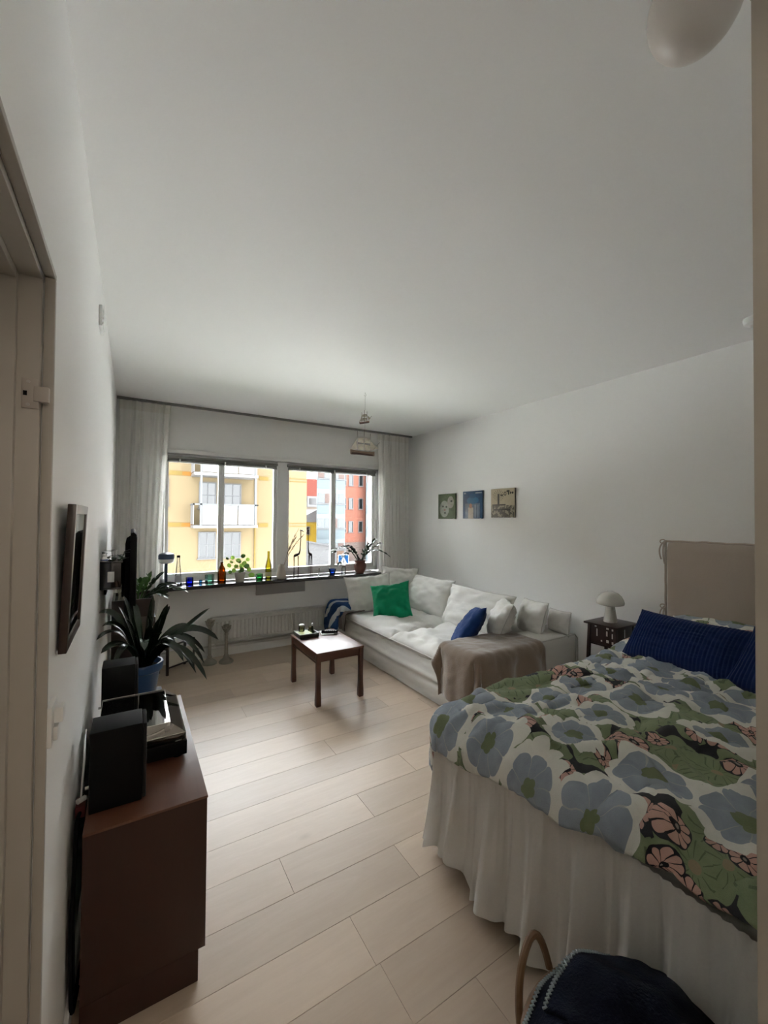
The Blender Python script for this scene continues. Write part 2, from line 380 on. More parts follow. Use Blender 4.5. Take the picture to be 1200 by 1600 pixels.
# radiator
M_rad = plain('radiator_enamel', (0.60, 0.585, 0.55), 0.4, var=0.01)
rad = empty('radiator', (1.45, YW-0.06, 0.16), 'low wide white ribbed radiator on the wall under the window', 'radiator')
RX0, RX1, RY0, RY1, RZ0, RZ1 = 0.72, 2.05, YW-0.115, YW-0.03, 0.165, 0.43
B('panel', M_rad, rad, (RX0, RY0+0.012, RZ0, RX1, RY0+0.03, RZ1-0.012), 0.004)
B('back_panel', M_rad, rad, (RX0, RY1-0.015, RZ0, RX1, RY1, RZ1-0.012), 0.004)
n = int((RX1-RX0)/0.04)
for i in range(n):
    x = RX0+0.02+(RX1-RX0-0.04)*i/(n-1)
    B('rib', M_rad, rad, (x-0.013, RY0, RZ0+0.03, x+0.013, RY0+0.016, RZ1-0.04), 0.006, seg=1)
B('top_grille', M_rad, rad, (RX0-0.004, RY0-0.004, RZ1-0.014, RX1+0.004, RY1, RZ1), 0.003)
B('side_cover', M_rad, rad, (RX0-0.004, RY0, RZ0+0.01, RX0, RY1, RZ1-0.012), 0.001); B('side_cover', M_rad, rad, (RX1, RY0, RZ0+0.01, RX1+0.004, RY1, RZ1-0.012), 0.001)
for x in (RX0+0.2, RX1-0.2): B('bracket', M_rad, rad, (x, RY1-0.002, RZ0+0.03, x+0.03, YW-0.001, RZ1-0.05), 0.001)
TU('pipe', M_rad, rad, [(XL+0.2, YW-0.04, 0.125), (RX0+0.05, YW-0.04, 0.125), (RX1+0.5, YW-0.04, 0.125)], 0.009)
TU('valve_pipe', M_rad, rad, [(RX0+0.05, YW-0.045, 0.12), (RX0+0.05, YW-0.05, 0.175)], 0.010)
# wall fittings
v = empty('wall_vent', (XL+0.006, 2.30, 2.36), 'small white air vent plate high on the left wall', 'vent')
B('plate', M_white, v, (XL, 2.24, 2.345, XL+0.012, 2.36, 2.44), 0.003)
for q in range(4): B('louvre', M_white, v, (XL+0.012, 2.25, 2.358+q*0.02, XL+0.018, 2.35, 2.366+q*0.02), 0.001)
sw = empty('light_switch', (XL+0.006, 1.085, 1.02), 'white wall switch beside the door frame', 'switch')
B('plate', M_white, sw, (XL, 1.05, 1.015, XL+0.010, 1.12, 1.095), 0.003)
rk = MB(); rk.box(XL+0.010, 1.065, 1.022, XL+0.018, 1.105, 1.050); rk.box(XL+0.010, 1.068, 1.056, XL+0.026, 1.102, 1.086); rk.build('rocker', M_white, sw, bevel=0.003)
sd = empty('smoke_detector', (2.93, 0.84, CZ-0.04), 'small round white smoke detector on the ceiling by the right wall', 'detector')
LA('body', M_white, sd, [(0.035, -0.038), (0.047, -0.030), (0.052, -0.012), (0.052, 0.0)], (2.93, 0.84, CZ), 28)
LA('cap', M_white, sd, [(0.020, -0.046), (0.024, -0.038)], (2.93, 0.84, CZ), 20)
# pendant lamp close to the viewer
M_shade = plain('opal_lamp_glass', (0.62, 0.57, 0.52), 0.35, var=0.02)
PLX, PLY, PLZ = 0.905, 0.345, 2.47
pl = empty('pendant_lamp', (PLX, PLY, CZ), 'round pale ceiling lamp hanging close to the viewer by the doorway', 'lamp')
R0 = 0.078
prof = [(R0*math.sin(t*PI/14)*1.0+0.0005, -R0*1.1*math.cos(t*PI/14)) for t in range(0, 13)]
LA('shade', M_shade, pl, prof, (PLX, PLY, PLZ), 36)
LA('collar', M_white, pl, [(0.03, 0.074), (0.032, 0.095), (0.02, 0.105)], (PLX, PLY, PLZ), 20)
LA('ceiling_rose', M_white, pl, [(0.035, 0.105), (0.05, 0.125), (0.05, CZ-PLZ)], (PLX, PLY, PLZ), 28)
TU('pull_cord', M_dark, pl, bez((PLX+0.05, PLY-0.02, PLZ+0.10), (PLX+0.085, PLY-0.035, PLZ+0.03), (PLX+0.06, PLY-0.03, PLZ-0.03), 8), 0.0016, 6)
# ================================================================== SOFT THINGS HELPERS
def nz(x, y, z, s=1.0): return noise.noise(Vector((x*s, y*s, z*s)))
def pillow(name, mat, parent, c, n, up, w, h, t, seed=0, wr=0.006, n_=22, piping=None, sag=0.0, pinch=0.07, ptag=None, rib=None, p=2.4, bend=0.0):
    """inflated cushion: centre c, facing n, up direction, width w, height h, thickness t"""
    n = Vector(n).normalized(); up = Vector(up); up = (up - n*up.dot(n)).normalized(); ux = up.cross(n)
    c = Vector(c); vs = []; fs = []; N = n_; idx = {}
    def pt(i, j, sd):
        s = -1 + 2*i/N; q = -1 + 2*j/N
        s = math.sin(s*PI/2)*0.35 + s*0.65; q = math.sin(q*PI/2)*0.35 + q*0.65
        th = max(0.0, (1-abs(s)**p))**0.55 * max(0.0, (1-abs(q)**p))**0.55
        X = w/2*s*(1-pinch*(1-abs(q)**2)*abs(s)**3); Z = h/2*q*(1-pinch*(1-abs(s)**2)*abs(q)**3)
        wv = wr*(nz(s*2.2+seed*7, q*2.2, seed*3.1+sd, 1.6) + 0.6*abs(nz(s*3+seed, q*5, seed+sd*2, 1.7)) + 0.5*nz(s*6, q*6+seed, sd+seed*1.3))
        edge = min(1.0, 4*th)
        Y = sd*(t/2*th*(1-sag*q) + wv*edge*(2.0))
        if rib: Y += sd*rib[1]*edge*abs(math.sin(PI*rib[0]*(s+1)/2))
        bz = -bend*(s*s)
        return c + ux*X + up*(Z + wv*0.6) + n*(Y+bz)
    for sd in (1, -1):
        for i in range(N+1):
            for j in range(N+1):
                if sd == -1 and (i in (0, N) or j in (0, N)): idx[(sd, i, j)] = idx[(1, i, j)]; continue
                idx[(sd, i, j)] = len(vs); vs.append(pt(i, j, sd))
        for i in range(N):
            for j in range(N):
                q = (idx[(sd,i,j)], idx[(sd,i+1,j)], idx[(sd,i+1,j+1)], idx[(sd,i,j+1)])
                fs.append(q if sd == 1 else q[::-1])
    m = MB().add(vs, fs); uv = []
    for q in vs:
        d = q-c; uv.append((d.dot(ux), d.dot(up)))
    o = m.build('cover' if parent else name, mat, parent, ang=180, uvs=uv)
    if piping is not None:
        path = [pt(i, 0, 1) for i in range(N)] + [pt(N, j, 1) for j in range(N)] + [pt(N-i, N, 1) for i in range(N)] + [pt(0, N-j, 1) for j in range(N)]
        MB().tube(path, 0.0045, 6, closed=True).build('piping', piping, o)
    return o
def rounddrop(e, r):
    """distance along cloth past an edge -> (outward, down)"""
    if e <= 0: return 0.0, 0.0
    L = r*PI/2
    if e < L: return r*math.sin(e/r), r*(1-math.cos(e/r))
    return r, r + (e-L)
def drape(name, mat, parent, rect, z, flat, r=0.03, nu=60, nv=60, fold=(0.015, 9.0), puff=0.0, wrinkle=0.004, thick=0.012, seed=0, skew=0.0, topfn=None, uv=False, uvrot=0.0, wfreq=7.0, mats=None):
    """cloth laid over a box top rect=(x0,y0,x1,y1) at height z; flat=(a0,b0,a1,b1) its flat extent"""
    x0, y0, x1, y1 = rect; a0, b0, a1, b1 = flat; uvl = []
    def f(u, v):
        a = a0 + (a1-a0)*u; b = b0 + (b1-b0)*v; a += skew*(b1-b)
        a += 0.02*nz(u*3+seed, v*3, 2.2)*(1 if not uv else 0.7); b += 0.02*nz(u*3, v*3+seed, 5.2)*(1 if not uv else 0.7)
        ex = (x0-a) if a < x0 else (a-x1 if a > x1 else 0.0); ey = (y0-b) if b < y0 else (b-y1 if b > y1 else 0.0)
        sx = -1 if a < x0 else 1; sy = -1 if b < y0 else 1
        cx = min(max(a, x0), x1); cy = min(max(b, y0), y1)
        e = math.hypot(ex, ey); o, d = rounddrop(e, r)
        if e > 1e-6: dx, dy = sx*ex/e, sy*ey/e
        else: dx = dy = 0
        per = (b if ex > ey else a)
        fl = fold[0]*min(1, d/0.15)*(math.sin(fold[1]*per*2*PI + seed) + 0.5*math.sin(fold[1]*1.7*per*2*PI + 2*seed))
        if ex > 0 and ey > 0: fl += fold[0]*1.5*min(1, d/0.2)*math.sin(math.atan2(ey, ex)*6+seed)
        o += max(-0.6*r, fl) + 0.10*max(0, d-r)*(fold[0]/0.015)*0.5
        wk = wrinkle*(nz(a, b, seed, wfreq) + 0.7*abs(nz(a+3, b, seed, wfreq*1.9)) + 0.5*nz(a, b+9, seed, wfreq*3.1))
        t = 1.0
        zz = z - d + wk
        if puff: zz += puff*min(1, min(u, 1-u)*6)**0.7*min(1, min(v, 1-v)*6)**0.7
        if topfn: zz += topfn(a, b)*max(0.0, 1-d/0.25)
        uvl.append((a, b))
        return (cx + dx*(o+wk), cy + dy*(o+wk), zz)
    m = MB().grid(f, nu, nv)
    o = m.build(name, mat, parent, ang=180, recalc=False, uvs=uvl)
    if thick:
        md = o.modifiers.new('thick', 'SOLIDIFY'); md.thickness = thick; md.offset = 1
    return o, f
def softbox(name, mat, parent, b, r=0.05, wr=0.006, seed=0, seg=4, n=10, **k):
    """rounded, slightly lumpy box made from a subdivided cube"""
    x0, y0, z0, x1, y1, z1 = b; c = Vector(((x0+x1)/2, (y0+y1)/2, (z0+z1)/2)); h = Vector(((x1-x0)/2, (y1-y0)/2, (z1-z0)/2))
    bm = bmesh.new(); bmesh.ops.create_cube(bm, size=2.0)
    bmesh.ops.subdivide_edges(bm, edges=bm.edges[:], cuts=n, use_grid_fill=True)
    vs = []; r = min(r, min(h)*0.98)
    for v in bm.verts:
        q = Vector([math.copysign(abs(a)**0.8, a) for a in v.co])
        p = Vector((q.x*h.x, q.y*h.y, q.z*h.z))
        i = Vector([max(-hh+r, min(hh-r, a)) for a, hh in zip(p, h)])
        d = p - i
        if d.length > 1e-9: p = i + d.normalized()*min(r, d.length if d.length < r else r) if d.length > r else p
        w = wr*(nz(p.x+seed, p.y, p.z, 6)+0.6*nz(p.x, p.y+seed, p.z, 15)+0.35*nz(p.x, p.y+seed, p.z, 30))
        nn = Vector((p.x/h.x, p.y/h.y, p.z/h.z)); nn = nn.normalized() if nn.length > 0 else nn
        vs.append(p + nn*w + c)
    fs = [tuple(v.index for v in f.verts) for f in bm.faces]; bm.free()
    return MB().add(vs, fs).build(name, mat, parent, ang=180, **k)
# ================================================================== SOFA
M_sofa = fabric('sofa_offwhite_cotton', (0.74, 0.72, 0.68), (0.64, 0.62, 0.58), var=0.05, weave=300, bump=0.2)
M_sofapipe = fabric('sofa_piping', (0.60, 0.58, 0.54), weave=300)
SX0, SX1, SY0, SY1 = 2.075, XR-0.02, 2.105, 4.44
sofa = empty('sofa', ((SX0+SX1)/2, (SY0+SY1)/2, 0), 'long off-white sofa with loose cover standing along the right wall', 'sofa')
# base with loose cover: an outward sagging skirt with horizontal folds
def basef(u, v):
    # u along perimeter: near end -> front -> far end ; v top->bottom
    L1 = SX1-SX0; L2 = SY1-SY0; s = u*(2*L1+L2)
    if s < L1: x, y, nx, ny = SX1-s, SY0+0.02, 0, -1
    elif s < L1+L2: x, y, nx, ny = SX0+0.015, SY0+(s-L1), -1, 0
    else: x, y, nx, ny = SX0+(s-L1-L2), SY1-0.02, 0, 1
    z = 0.325 - 0.315*v
    o = 0.012*math.sin(v*PI*1.0) + 0.012*math.exp(-((v-0.42-0.10*nz(s, 0, 1, 0.9))/0.07)**2) - 0.010*math.exp(-((v-0.55-0.10*nz(s, 0, 1, 0.9))/0.06)**2)
    o += 0.006*nz(s, v, 3, 5) + 0.004*nz(s*2, v*3, 3, 9)
    return (x+nx*o, y+ny*o, z)
sk = MB().grid(basef, 150, 24).build('skirt', M_sofa, sofa, ang=180, recalc=False)
B('frame', M_sofa, sofa, (SX0+0.05, SY0+0.05, 0.02, SX1, SY1-0.05, 0.315), 0.02)
for i, (a, b2) in enumerate(((SY0+0.30, 3.22), (3.225, SY1-0.20))):
    cu = pillow('seat_cushion', M_sofa, sofa, ((SX0+2.93)/2+0.0, (a+b2)/2, 0.362), (0, 0, 1), (1, 0, 0), b2-a+0.03, 2.95-SX0+0.01, 0.15, seed=i+2, wr=0.014, n_=34, piping=M_sofapipe, pinch=0.012, p=5.0)
    cu.name = 'seat_cushion'
softbox('armrest', M_sofa, sofa, (SX0+0.01, SY0, 0.06, SX1, SY0+0.30, 0.52), 0.045, 0.006, 1)
softbox('armrest', M_sofa, sofa, (SX0+0.01, SY1-0.235, 0.06, SX1, SY1, 0.50), 0.06, 0.006, 4)
softbox('back', M_sofa, sofa, (2.98, SY0+0.02, 0.06, SX1, SY1-0.02, 0.53), 0.06, 0.006, 7)
TU('piping', M_sofapipe, sofa, [(SX0+0.03, SY0-0.001, 0.515), (SX1-0.05, SY0-0.001, 0.515), (SX1-0.012, SY0-0.002, 0.48), (SX1-0.004, SY0-0.002, 0.08)], 0.005)
M_pil = fabric('pillow_offwhite_linen', (0.78, 0.76, 0.72), (0.68, 0.66, 0.62), weave=280, bump=0.25)
def cushion(label, c, n, up, w, h, t, seed, mat=M_pil, piping=M_sofapipe, wr=0.010, name='cushion', **k):
    e = empty(name, Vector(c)-Vector((0, 0, h/2)), label, 'cushion', 'cushions on the sofa')
    pillow(name, mat, e, c, n, up, w, h, t, seed, wr=wr, piping=piping, n_=30, **k); return e
cushion('big off-white back cushion in the middle, nearer the window, on the sofa', (2.90, 3.72, 0.60), (-1, 0.05, 0.32), (0.3, 0, 1), 0.80, 0.44, 0.22, 11)
cushion('wide off-white back cushion behind the dark blue cushion', (2.86, 2.93, 0.575), (-1, -0.06, 0.40), (0.35, 0, 1), 0.82, 0.46, 0.22, 12, sag=0.25)
cushion('crumpled off-white cushion directly behind the dark blue cushion with piped edge', (2.74, 2.50, 0.60), (-0.75, 0.65, 0.42), (0.3, -0.2, 1), 0.46, 0.38, 0.17, 13)
cushion('upright off-white cushion between the crumpled cushion and the sofa end', (3.02, 2.395, 0.62), (-0.72, 0.25, 0.25), (0.2, 0, 1), 0.36, 0.30, 0.15, 14, wr=0.005)
cushion('small off-white cushion at the sofa end nearest the bedside table', (3.15, 2.215, 0.60), (-1, 0.1, 0.15), (0.1, 0, 1), 0.22, 0.20, 0.13, 15, wr=0.003)
cushion('off-white square cushion leaning on the sofa arm behind the green cushion', (2.36, 4.13, 0.60), (-0.25, -1, 0.32), (0, 0.3, 1), 0.56, 0.46, 0.17, 16, pinch=0.10)
cushion('pointed off-white cushion standing in the sofa corner by the curtain', (2.80, 4.18, 0.655), (-0.62, -0.78, 0.22), (0.16, 0.12, 1), 0.46, 0.47, 0.16, 17, pinch=0.10)
M_green = fabric('green_linen', (0.005, 0.29, 0.135), (0.001, 0.20, 0.09), weave=320, bump=0.3, sheen=0.1)
cushion('bright green linen cushion on the sofa', (2.40, 3.73, 0.585), (-0.60, -0.62, 0.50), (0.02, 0.30, 1), 0.44, 0.42, 0.15, 18, wr=0.010, mat=M_green, piping=None, pinch=0.10, name='green_cushion')
M_navy = fabric('blue_cotton', (0.008, 0.040, 0.155), (0.005, 0.026, 0.105), weave=320, bump=0.25, sheen=0.1)
cushion('dark blue cushion leaning beside the brown throw on the sofa', (2.45, 2.60, 0.545), (-0.60, 0.62, 0.60), (0.62, -0.30, 0.70), 0.48, 0.45, 0.15, 19, wr=0.008, mat=M_navy, piping=None, pinch=0.10, name='blue_cushion')
# throws
M_brown = fabric('brown_plush', (0.27, 0.20, 0.145), (0.16, 0.115, 0.082), weave=140, bump=0.5, sheen=0.6)
o, _ = drape('brown_throw', M_brown, None, (SX0-0.005, SY0-0.01, 2.90, SY0+0.315), 0.527, (SX0-0.40, SY0-0.36, 2.72, SY0+0.44), r=0.055, nu=80, nv=70, fold=(0.022, 2.6), wrinkle=0.006, thick=0.014, seed=3)
tag(o, 'brown plush throw draped over the near arm of the sofa', 'blanket')
tb = NT('blue_white_throw'); cb = tb.coord('UV'); sp = tb.n('ShaderNodeSeparateXYZ'); tb.set(sp.inputs[0], cb)
stv = tb.math('FRACT', tb.math('MULTIPLY_ADD', sp.outputs[0], 3.4, tb.math('MULTIPLY', sp.outputs[1], 4.6)))
mk = tb.math('GREATER_THAN', stv, 0.66)
fz = tb.noise(tb.coord('Object'), 220, 2)
tb.pb(tb.mix(mk, tb.mix(fz, (0.010, 0.042, 0.13), (0.018, 0.065, 0.185)), (0.52, 0.54, 0.54)), 0.9, 0, 0.2); tb.bump(fz, 0.3, 0.003)
o, _ = drape('blue_white_throw', tb.m, None, (SX0-0.02, SY1-0.245, 2.62, SY1-0.0), 0.508, (SX0-0.34, SY1-0.36, 2.42, SY1+0.30), r=0.07, nu=60, nv=60, fold=(0.022, 3.0), wrinkle=0.006, thick=0.012, seed=8)
tag(o, 'blue and white throw draped over the far sofa arm by the radiator', 'blanket')
M_taupe = fabric('taupe_knit', (0.17, 0.135, 0.115), (0.08, 0.062, 0.055), weave=90, bump=0.7)
o, _ = drape('knitted_scarf', M_taupe, None, (SX0-0.028, SY1-0.50, 2.45, SY1-0.255), 0.433, (SX0-0.24, SY1-0.40, 2.25, SY1-0.26), r=0.035, nu=50, nv=26, fold=(0.008, 9.0), wrinkle=0.007, thick=0.012, seed=5, wfreq=16)
tag(o, 'small taupe knitted scarf with fringe hanging off the sofa seat by the arm', 'scarf')
# ================================================================== BED
BX0, BX1, BY0, BY1 = 1.19, 3.15, 0.215, 1.415
M_mat = fabric('mattress_cover', (0.62, 0.61, 0.58))
bed = empty('bed', ((BX0+BX1)/2, (BY0+BY1)/2, 0), 'bed with white gathered skirt and beige headboard against the right wall', 'bed')
softbox('bed_base', M_mat, bed, (BX0+0.05, BY0+0.01, 0.13, BX1, BY1-0.01, 0.36), 0.03, 0.0)
softbox('mattress', M_mat, bed, (BX0, BY0, 0.36, BX1, BY1, 0.575), 0.05, 0.003)
M_chrome = plain('caster_chrome', (0.55, 0.54, 0.52), 0.2, metal=1.0)
for x in (BX0+0.02, BX1-0.12):
    for y in (BY0+0.12, BY1-0.10):
        l = MB(); l.tube([(x, y, 0.045), (x, y, 0.14)], 0.018, 12); lg = l.build('leg', M_chrome, bed)
        MB().lathe([(0.012, -0.012), (0.024, -0.009), (0.026, 0), (0.024, 0.009), (0.012, 0.012)], (x, y, 0.027), 18, M=Matrix.Rotation(PI/2, 3, 'X')).build('caster_wheel', M_chrome, lg)
M_skirt = sheer('white_cotton_skirt', (0.82, 0.80, 0.76), 0.12)
random.seed(4)
PH = [random.uniform(0, 6.28) for _ in range(8)]
def skirt_off(s, v):
    a = 0.030*v**0.7
    w = math.sin(2*PI*s*6.3+PH[0]+1.3*math.sin(2*PI*s*1.1+PH[1])) + 0.55*math.sin(2*PI*s*11.7+PH[2]+math.sin(s*9)) + 0.45*math.sin(2*PI*s*19+PH[3]+2*math.sin(s*7))*(1-v*0.4)
    return 0.018 + 0.045*v*v + a*w*0.85 + 0.004*math.sin(2*PI*s*41+PH[4])*(1-v)
def foot(u, v):
    s = BY1 - BY0; y = BY1+0.02 - (s+0.04)*u; o = skirt_off(u*s, v)
    hem = 0.045 + 0.105*math.exp(-((y-1.315)/0.032)**2) + 0.035*nz(u*s, 0, 4, 5.0) + 0.012*math.sin(2*PI*u*s*6.3+PH[0])
    return (BX0 - o, y + 0.010*math.sin(u*60)*v, 0.565 - (0.565-hem)*v)
MB().grid(foot, 170, 26).build('skirt_panel', M_skirt, bed, ang=180, recalc=False)
def side(u, v):
    s = BX1 - BX0; x = BX0-0.03 + s*u; o = skirt_off(2.7+u*s, v)
    hem = 0.035 + 0.025*nz(u*s, 3, 4, 5.0)
    fl = -0.02*v*math.exp(-u*18)
    return (x + fl, BY1 + o + 0.006, 0.485 - (0.485-hem)*v)
MB().grid(side, 220, 20).build('skirt_panel', M_skirt, bed, ang=180, recalc=False)
# headboard
M_head = fabric('headboard_linen', (0.52, 0.445, 0.38), (0.43, 0.365, 0.305), weave=330, bump=0.25)
HBX0, HBX1 = 3.165, XR-0.005
hb = softbox('headboard', M_head, bed, (HBX0, BY0-0.02, 0.10, HBX1, 1.395, 1.335), 0.03, 0.004, 2, n=14)
ed = MB(); ep = [(HBX0+0.015+0.006*nz(q, 0, 0, 3), 1.395-q*0.02 if False else 1.40 - 1.19*q/60, 1.338+0.006*nz(q*0.3, 1, 1)) for q in range(61)]
ed.tube(ep, 0.008, 6); ed.tube([(HBX0+0.012, 1.400+0.003*nz(q*0.4, 2, 2), 1.338-0.95*q/40) for q in range(41)], 0.007, 6); ed.build('flange_edge', M_head, hb)
for zz in (1.31, 0.86):
    tt = MB()
    tt.tube(bez((HBX0+0.01, 1.40, zz+0.03), (HBX0-0.02, 1.445, zz-0.01), (HBX0+0.005, 1.425, zz-0.10), 8), 0.005, 6)
    tt.tube(bez((HBX0+0.01, 1.40, zz+0.03), (HBX0-0.01, 1.42, zz-0.02), (HBX0+0.015, 1.408, zz-0.13), 8), 0.005, 6)
    tt.tube([Vector((HBX0, 1.412+0.018*math.cos(a), zz+0.025+0.014*math.sin(a))) for a in [k*PI/6 for k in range(12)]], 0.004, 6, closed=True)
    tt.build('tie', M_head, hb)
# --- floral duvet material
def floral(name):
    t = NT(name); uv0 = t.coord('UV')
    wob = t.noise(uv0, 9, 2, out=1); uv = t.vmath('ADD', uv0, t.vmath('MULTIPLY', t.vmath('SUBTRACT', wob, (0.5, 0.5, 0.5)), (0.028, 0.028, 0)))
    def cells(scale, off, rand):
        v = t.n('ShaderNodeTexVoronoi', voronoi_dimensions='2D'); src = t.vmath('ADD', uv, off); t.set(v.inputs['Vector'], src); v.inputs['Scale'].default_value = scale; v.inputs['Randomness'].default_value = rand
        d = t.vmath('SUBTRACT', src, v.outputs['Position']); s = t.n('ShaderNodeSeparateXYZ'); t.set(s.inputs[0], d)
        r = t.math('SQRT', t.math('ADD', t.math('MULTIPLY', s.outputs[0], s.outputs[0]), t.math('MULTIPLY', s.outputs[1], s.outputs[1])))
        cs = t.n('ShaderNodeSeparateColor'); t.set(cs.inputs[0], v.outputs['Color'])
        cells.dvec = d
        th = t.math('ADD', t.math('ARCTAN2', s.outputs[1], s.outputs[0]), t.math('MULTIPLY', cs.outputs[0], 6.28))
        return r, th, cs
    def scal(th, n): return t.math('ABSOLUTE', t.math('COSINE', t.math('MULTIPLY', th, n/2.0)))
    def lt(a, b): return t.math('LESS_THAN', a, b)
    def gt(a, b): return t.math('GREATER_THAN', a, b)
    AND = lambda a, b: t.math('MULTIPLY', a, b)
    col = (0.030, 0.030, 0.038)
    wash = t.noise(uv, 26, 4)
    # green blossoms
    r, th, c = cells(7.4, (3.3, 1.7, 0), 0.75)
    rg = t.math('MULTIPLY_ADD', scal(th, 8), 0.012, 0.074)
    green = t.mix(wash, (0.165, 0.215, 0.115), (0.30, 0.35, 0.21))
    vein = AND(gt(scal(th, 11), 0.972), AND(gt(r, 0.018), lt(r, 0.062)))
    green = t.mix(t.math('MULTIPLY', vein, 0.55), green, (0.05, 0.075, 0.04))
    green = t.mix(lt(r, 0.014), green, (0.33, 0.27, 0.17))
    col = t.mix(lt(r, rg), col, green)
    # pink flowers, in clusters
    r, th, c = cells(13.2, (0.7, 5.1, 0), 0.45)
    clus = gt(t.noise(t.vmath('SUBTRACT', t.vmath('ADD', uv, (7, 3, 0)), cells.dvec), 6.5, 1), 0.53)
    s9 = scal(th, 9)
    rp = t.math('MULTIPLY_ADD', t.math('POWER', s9, 0.6), 0.008, 0.026)
    pink = t.mix(wash, (0.50, 0.29, 0.235), (0.68, 0.43, 0.36))
    pink = t.mix(AND(lt(s9, 0.24), gt(r, 0.008)), pink, (0.022, 0.020, 0.026))
    pink = t.mix(lt(r, 0.0105), pink, (0.022, 0.020, 0.026)); pink = t.mix(lt(r, 0.0045), pink, (0.32, 0.28, 0.25))
    col = t.mix(AND(clus, lt(r, 0.037)), col, (0.028, 0.027, 0.035))
    col = t.mix(AND(clus, lt(r, rp)), col, pink)
    # large blue flowers with white scalloped border
    r, th, c = cells(4.05, (1.15, 2.6, 0), 0.52)
    big = gt(c.outputs[1], 0.10); k = t.math('MULTIPLY_ADD', c.outputs[2], 0.26, 0.86)
    rr = t.math('DIVIDE', r, k)
    rw = t.math('MULTIPLY_ADD', t.math('POWER', scal(th, 13), 0.7), 0.014, 0.121)
    cream = t.mix(wash, (0.66, 0.65, 0.585), (0.84, 0.83, 0.76))
    col = t.mix(AND(big, lt(rr, rw)), col, cream)
    rb = t.math('MULTIPLY_ADD', t.math('POWER', scal(t.math('ADD', th, 0.4), 7), 0.5), 0.018, 0.081)
    blue = t.mix(wash, (0.215, 0.25, 0.305), (0.38, 0.425, 0.48))
    blue = t.mix(AND(lt(scal(t.math('ADD', th, 0.4), 7), 0.075), gt(rr, 0.03)), blue, (0.42, 0.43, 0.42))
    col = t.mix(AND(big, lt(rr, rb)), col, blue)
    rc = t.math('MULTIPLY_ADD', scal(th, 5), 0.008, 0.024)
    col = t.mix(AND(big, lt(rr, rc)), col, t.mix(wash, (0.13, 0.17, 0.08), (0.22, 0.25, 0.14)))
    t.pb(col, 0.92, 0, 0.15); t.b.inputs['Sheen Weight'].default_value = 0.1
    fn = t.noise(t.coord('Object'), 420, 2); t.bump(t.math('ADD', fn, t.math('MULTIPLY', t.noise(t.coord('Object'), 22, 4), 1.6)), 0.5, 0.008); return t.m
M_floral = floral('floral_cotton')
def dtop(a, b):
    z = 0.035*math.exp(-((b-0.85)/0.42)**2)*math.exp(-((a-1.9)/0.9)**2)
    z += 0.045*math.exp(-((a-2.78)/0.16)**2)
    z += 0.022*nz(a, b, 7.7, 3.2) + 0.020*abs(nz(a*0.6+b*0.9, b*0.4-a*0.3, 3.3, 9)) + 0.012*nz(a*1.4, b*0.8, 9.1, 6)
    z += 0.026*(1-abs(nz(a*1.1+b*2.0, b-a*0.5, 1.7, 3.0)))**5 + 0.020*(1-abs(nz(a*2.2-b*0.6, b*1.4+a*0.4, 6.1, 3.4)))**6
    return z
o, _ = drape('duvet', M_floral, None, (BX0+0.055, BY0+0.06, 3.2, BY1-0.02), 0.612, (BX0-0.155, BY0+0.02, 2.80, BY1+0.20), r=0.085, nu=230, nv=190, fold=(0.008, 2.2), wrinkle=0.0055, thick=0.03, seed=2, topfn=dtop, uv=True, skew=0.09)
tag(o, 'crumpled duvet with large blue, green and pink flowers spread over the bed', 'duvet')
# pillows
fp = empty('floral_pillow', (2.98, 0.83, 0.66), 'flower-patterned pillow lying against the headboard behind the blue pillows', 'pillow')
pillow('floral_pillow', M_floral, fp, (2.965, 0.83, 0.735), (-0.45, 0, 0.9), (0.9, 0, 0.45), 1.04, 0.44, 0.20, 33, wr=0.012, n_=40)
M_rib = fabric('blue_corduroy', (0.0065, 0.023, 0.098), (0.004, 0.015, 0.066), weave=300, bump=0.2, sheen=0.05)
rb1 = empty('ribbed_pillow', (2.64, 1.05, 0.64), 'long dark blue ribbed pillow lying on the flowered duvet', 'pillow', 'dark blue ribbed pillows on the bed')
pillow('ribbed_pillow', M_rib, rb1, (2.66, 1.055, 0.775), (-0.78, 0.13, 0.62), (0.60, -0.08, 0.78), 0.66, 0.33, 0.16, 21, wr=0.0015, n_=170, rib=(34, 0.0065), pinch=0.06, bend=-0.02)
rb2 = empty('ribbed_pillow', (2.62, 0.48, 0.64), 'dark blue ribbed pillow cut by the right edge, overlapping the long blue pillow', 'pillow', 'dark blue ribbed pillows on the bed')
pillow('ribbed_pillow', M_rib, rb2, (2.50, 0.545, 0.795), (-0.80, 0.05, 0.58), (0.56, -0.20, 0.80), 0.52, 0.33, 0.15, 22, wr=0.0015, n_=140, rib=(28, 0.0065), pinch=0.06)
# ================================================================== COFFEE TABLE
M_teak = wood('dark_teak', (0.050, 0.017, 0.009), (0.105, 0.037, 0.020), 'Z', 0.35)
M_teaktop = wood('dark_teak_top', (0.085, 0.032, 0.018), (0.16, 0.068, 0.040), 'Y', 0.34)
TX0, TX1, TY0, TY1, TZ = 1.245, 1.665, 3.0, 3.61, 0.42
tab = empty('coffee_table', ((TX0+TX1)/2, (TY0+TY1)/2, 0), 'small dark wooden coffee table with a polished top in front of the sofa', 'table')
B('tabletop', M_teaktop, tab, (TX0, TY0, TZ-0.016, TX1, TY1, TZ), 0.003)
for a in ((TX0+0.012, TY0+0.035, TX0+0.03, TY1-0.035), (TX1-0.03, TY0+0.035, TX1-0.012, TY1-0.035), (TX0+0.035, TY0+0.012, TX1-0.035, TY0+0.03), (TX0+0.035, TY1-0.03, TX1-0.035, TY1-0.012)):
    B('apron', M_teak, tab, (a[0], a[1], TZ-0.075, a[2], a[3], TZ-0.016), 0.002)
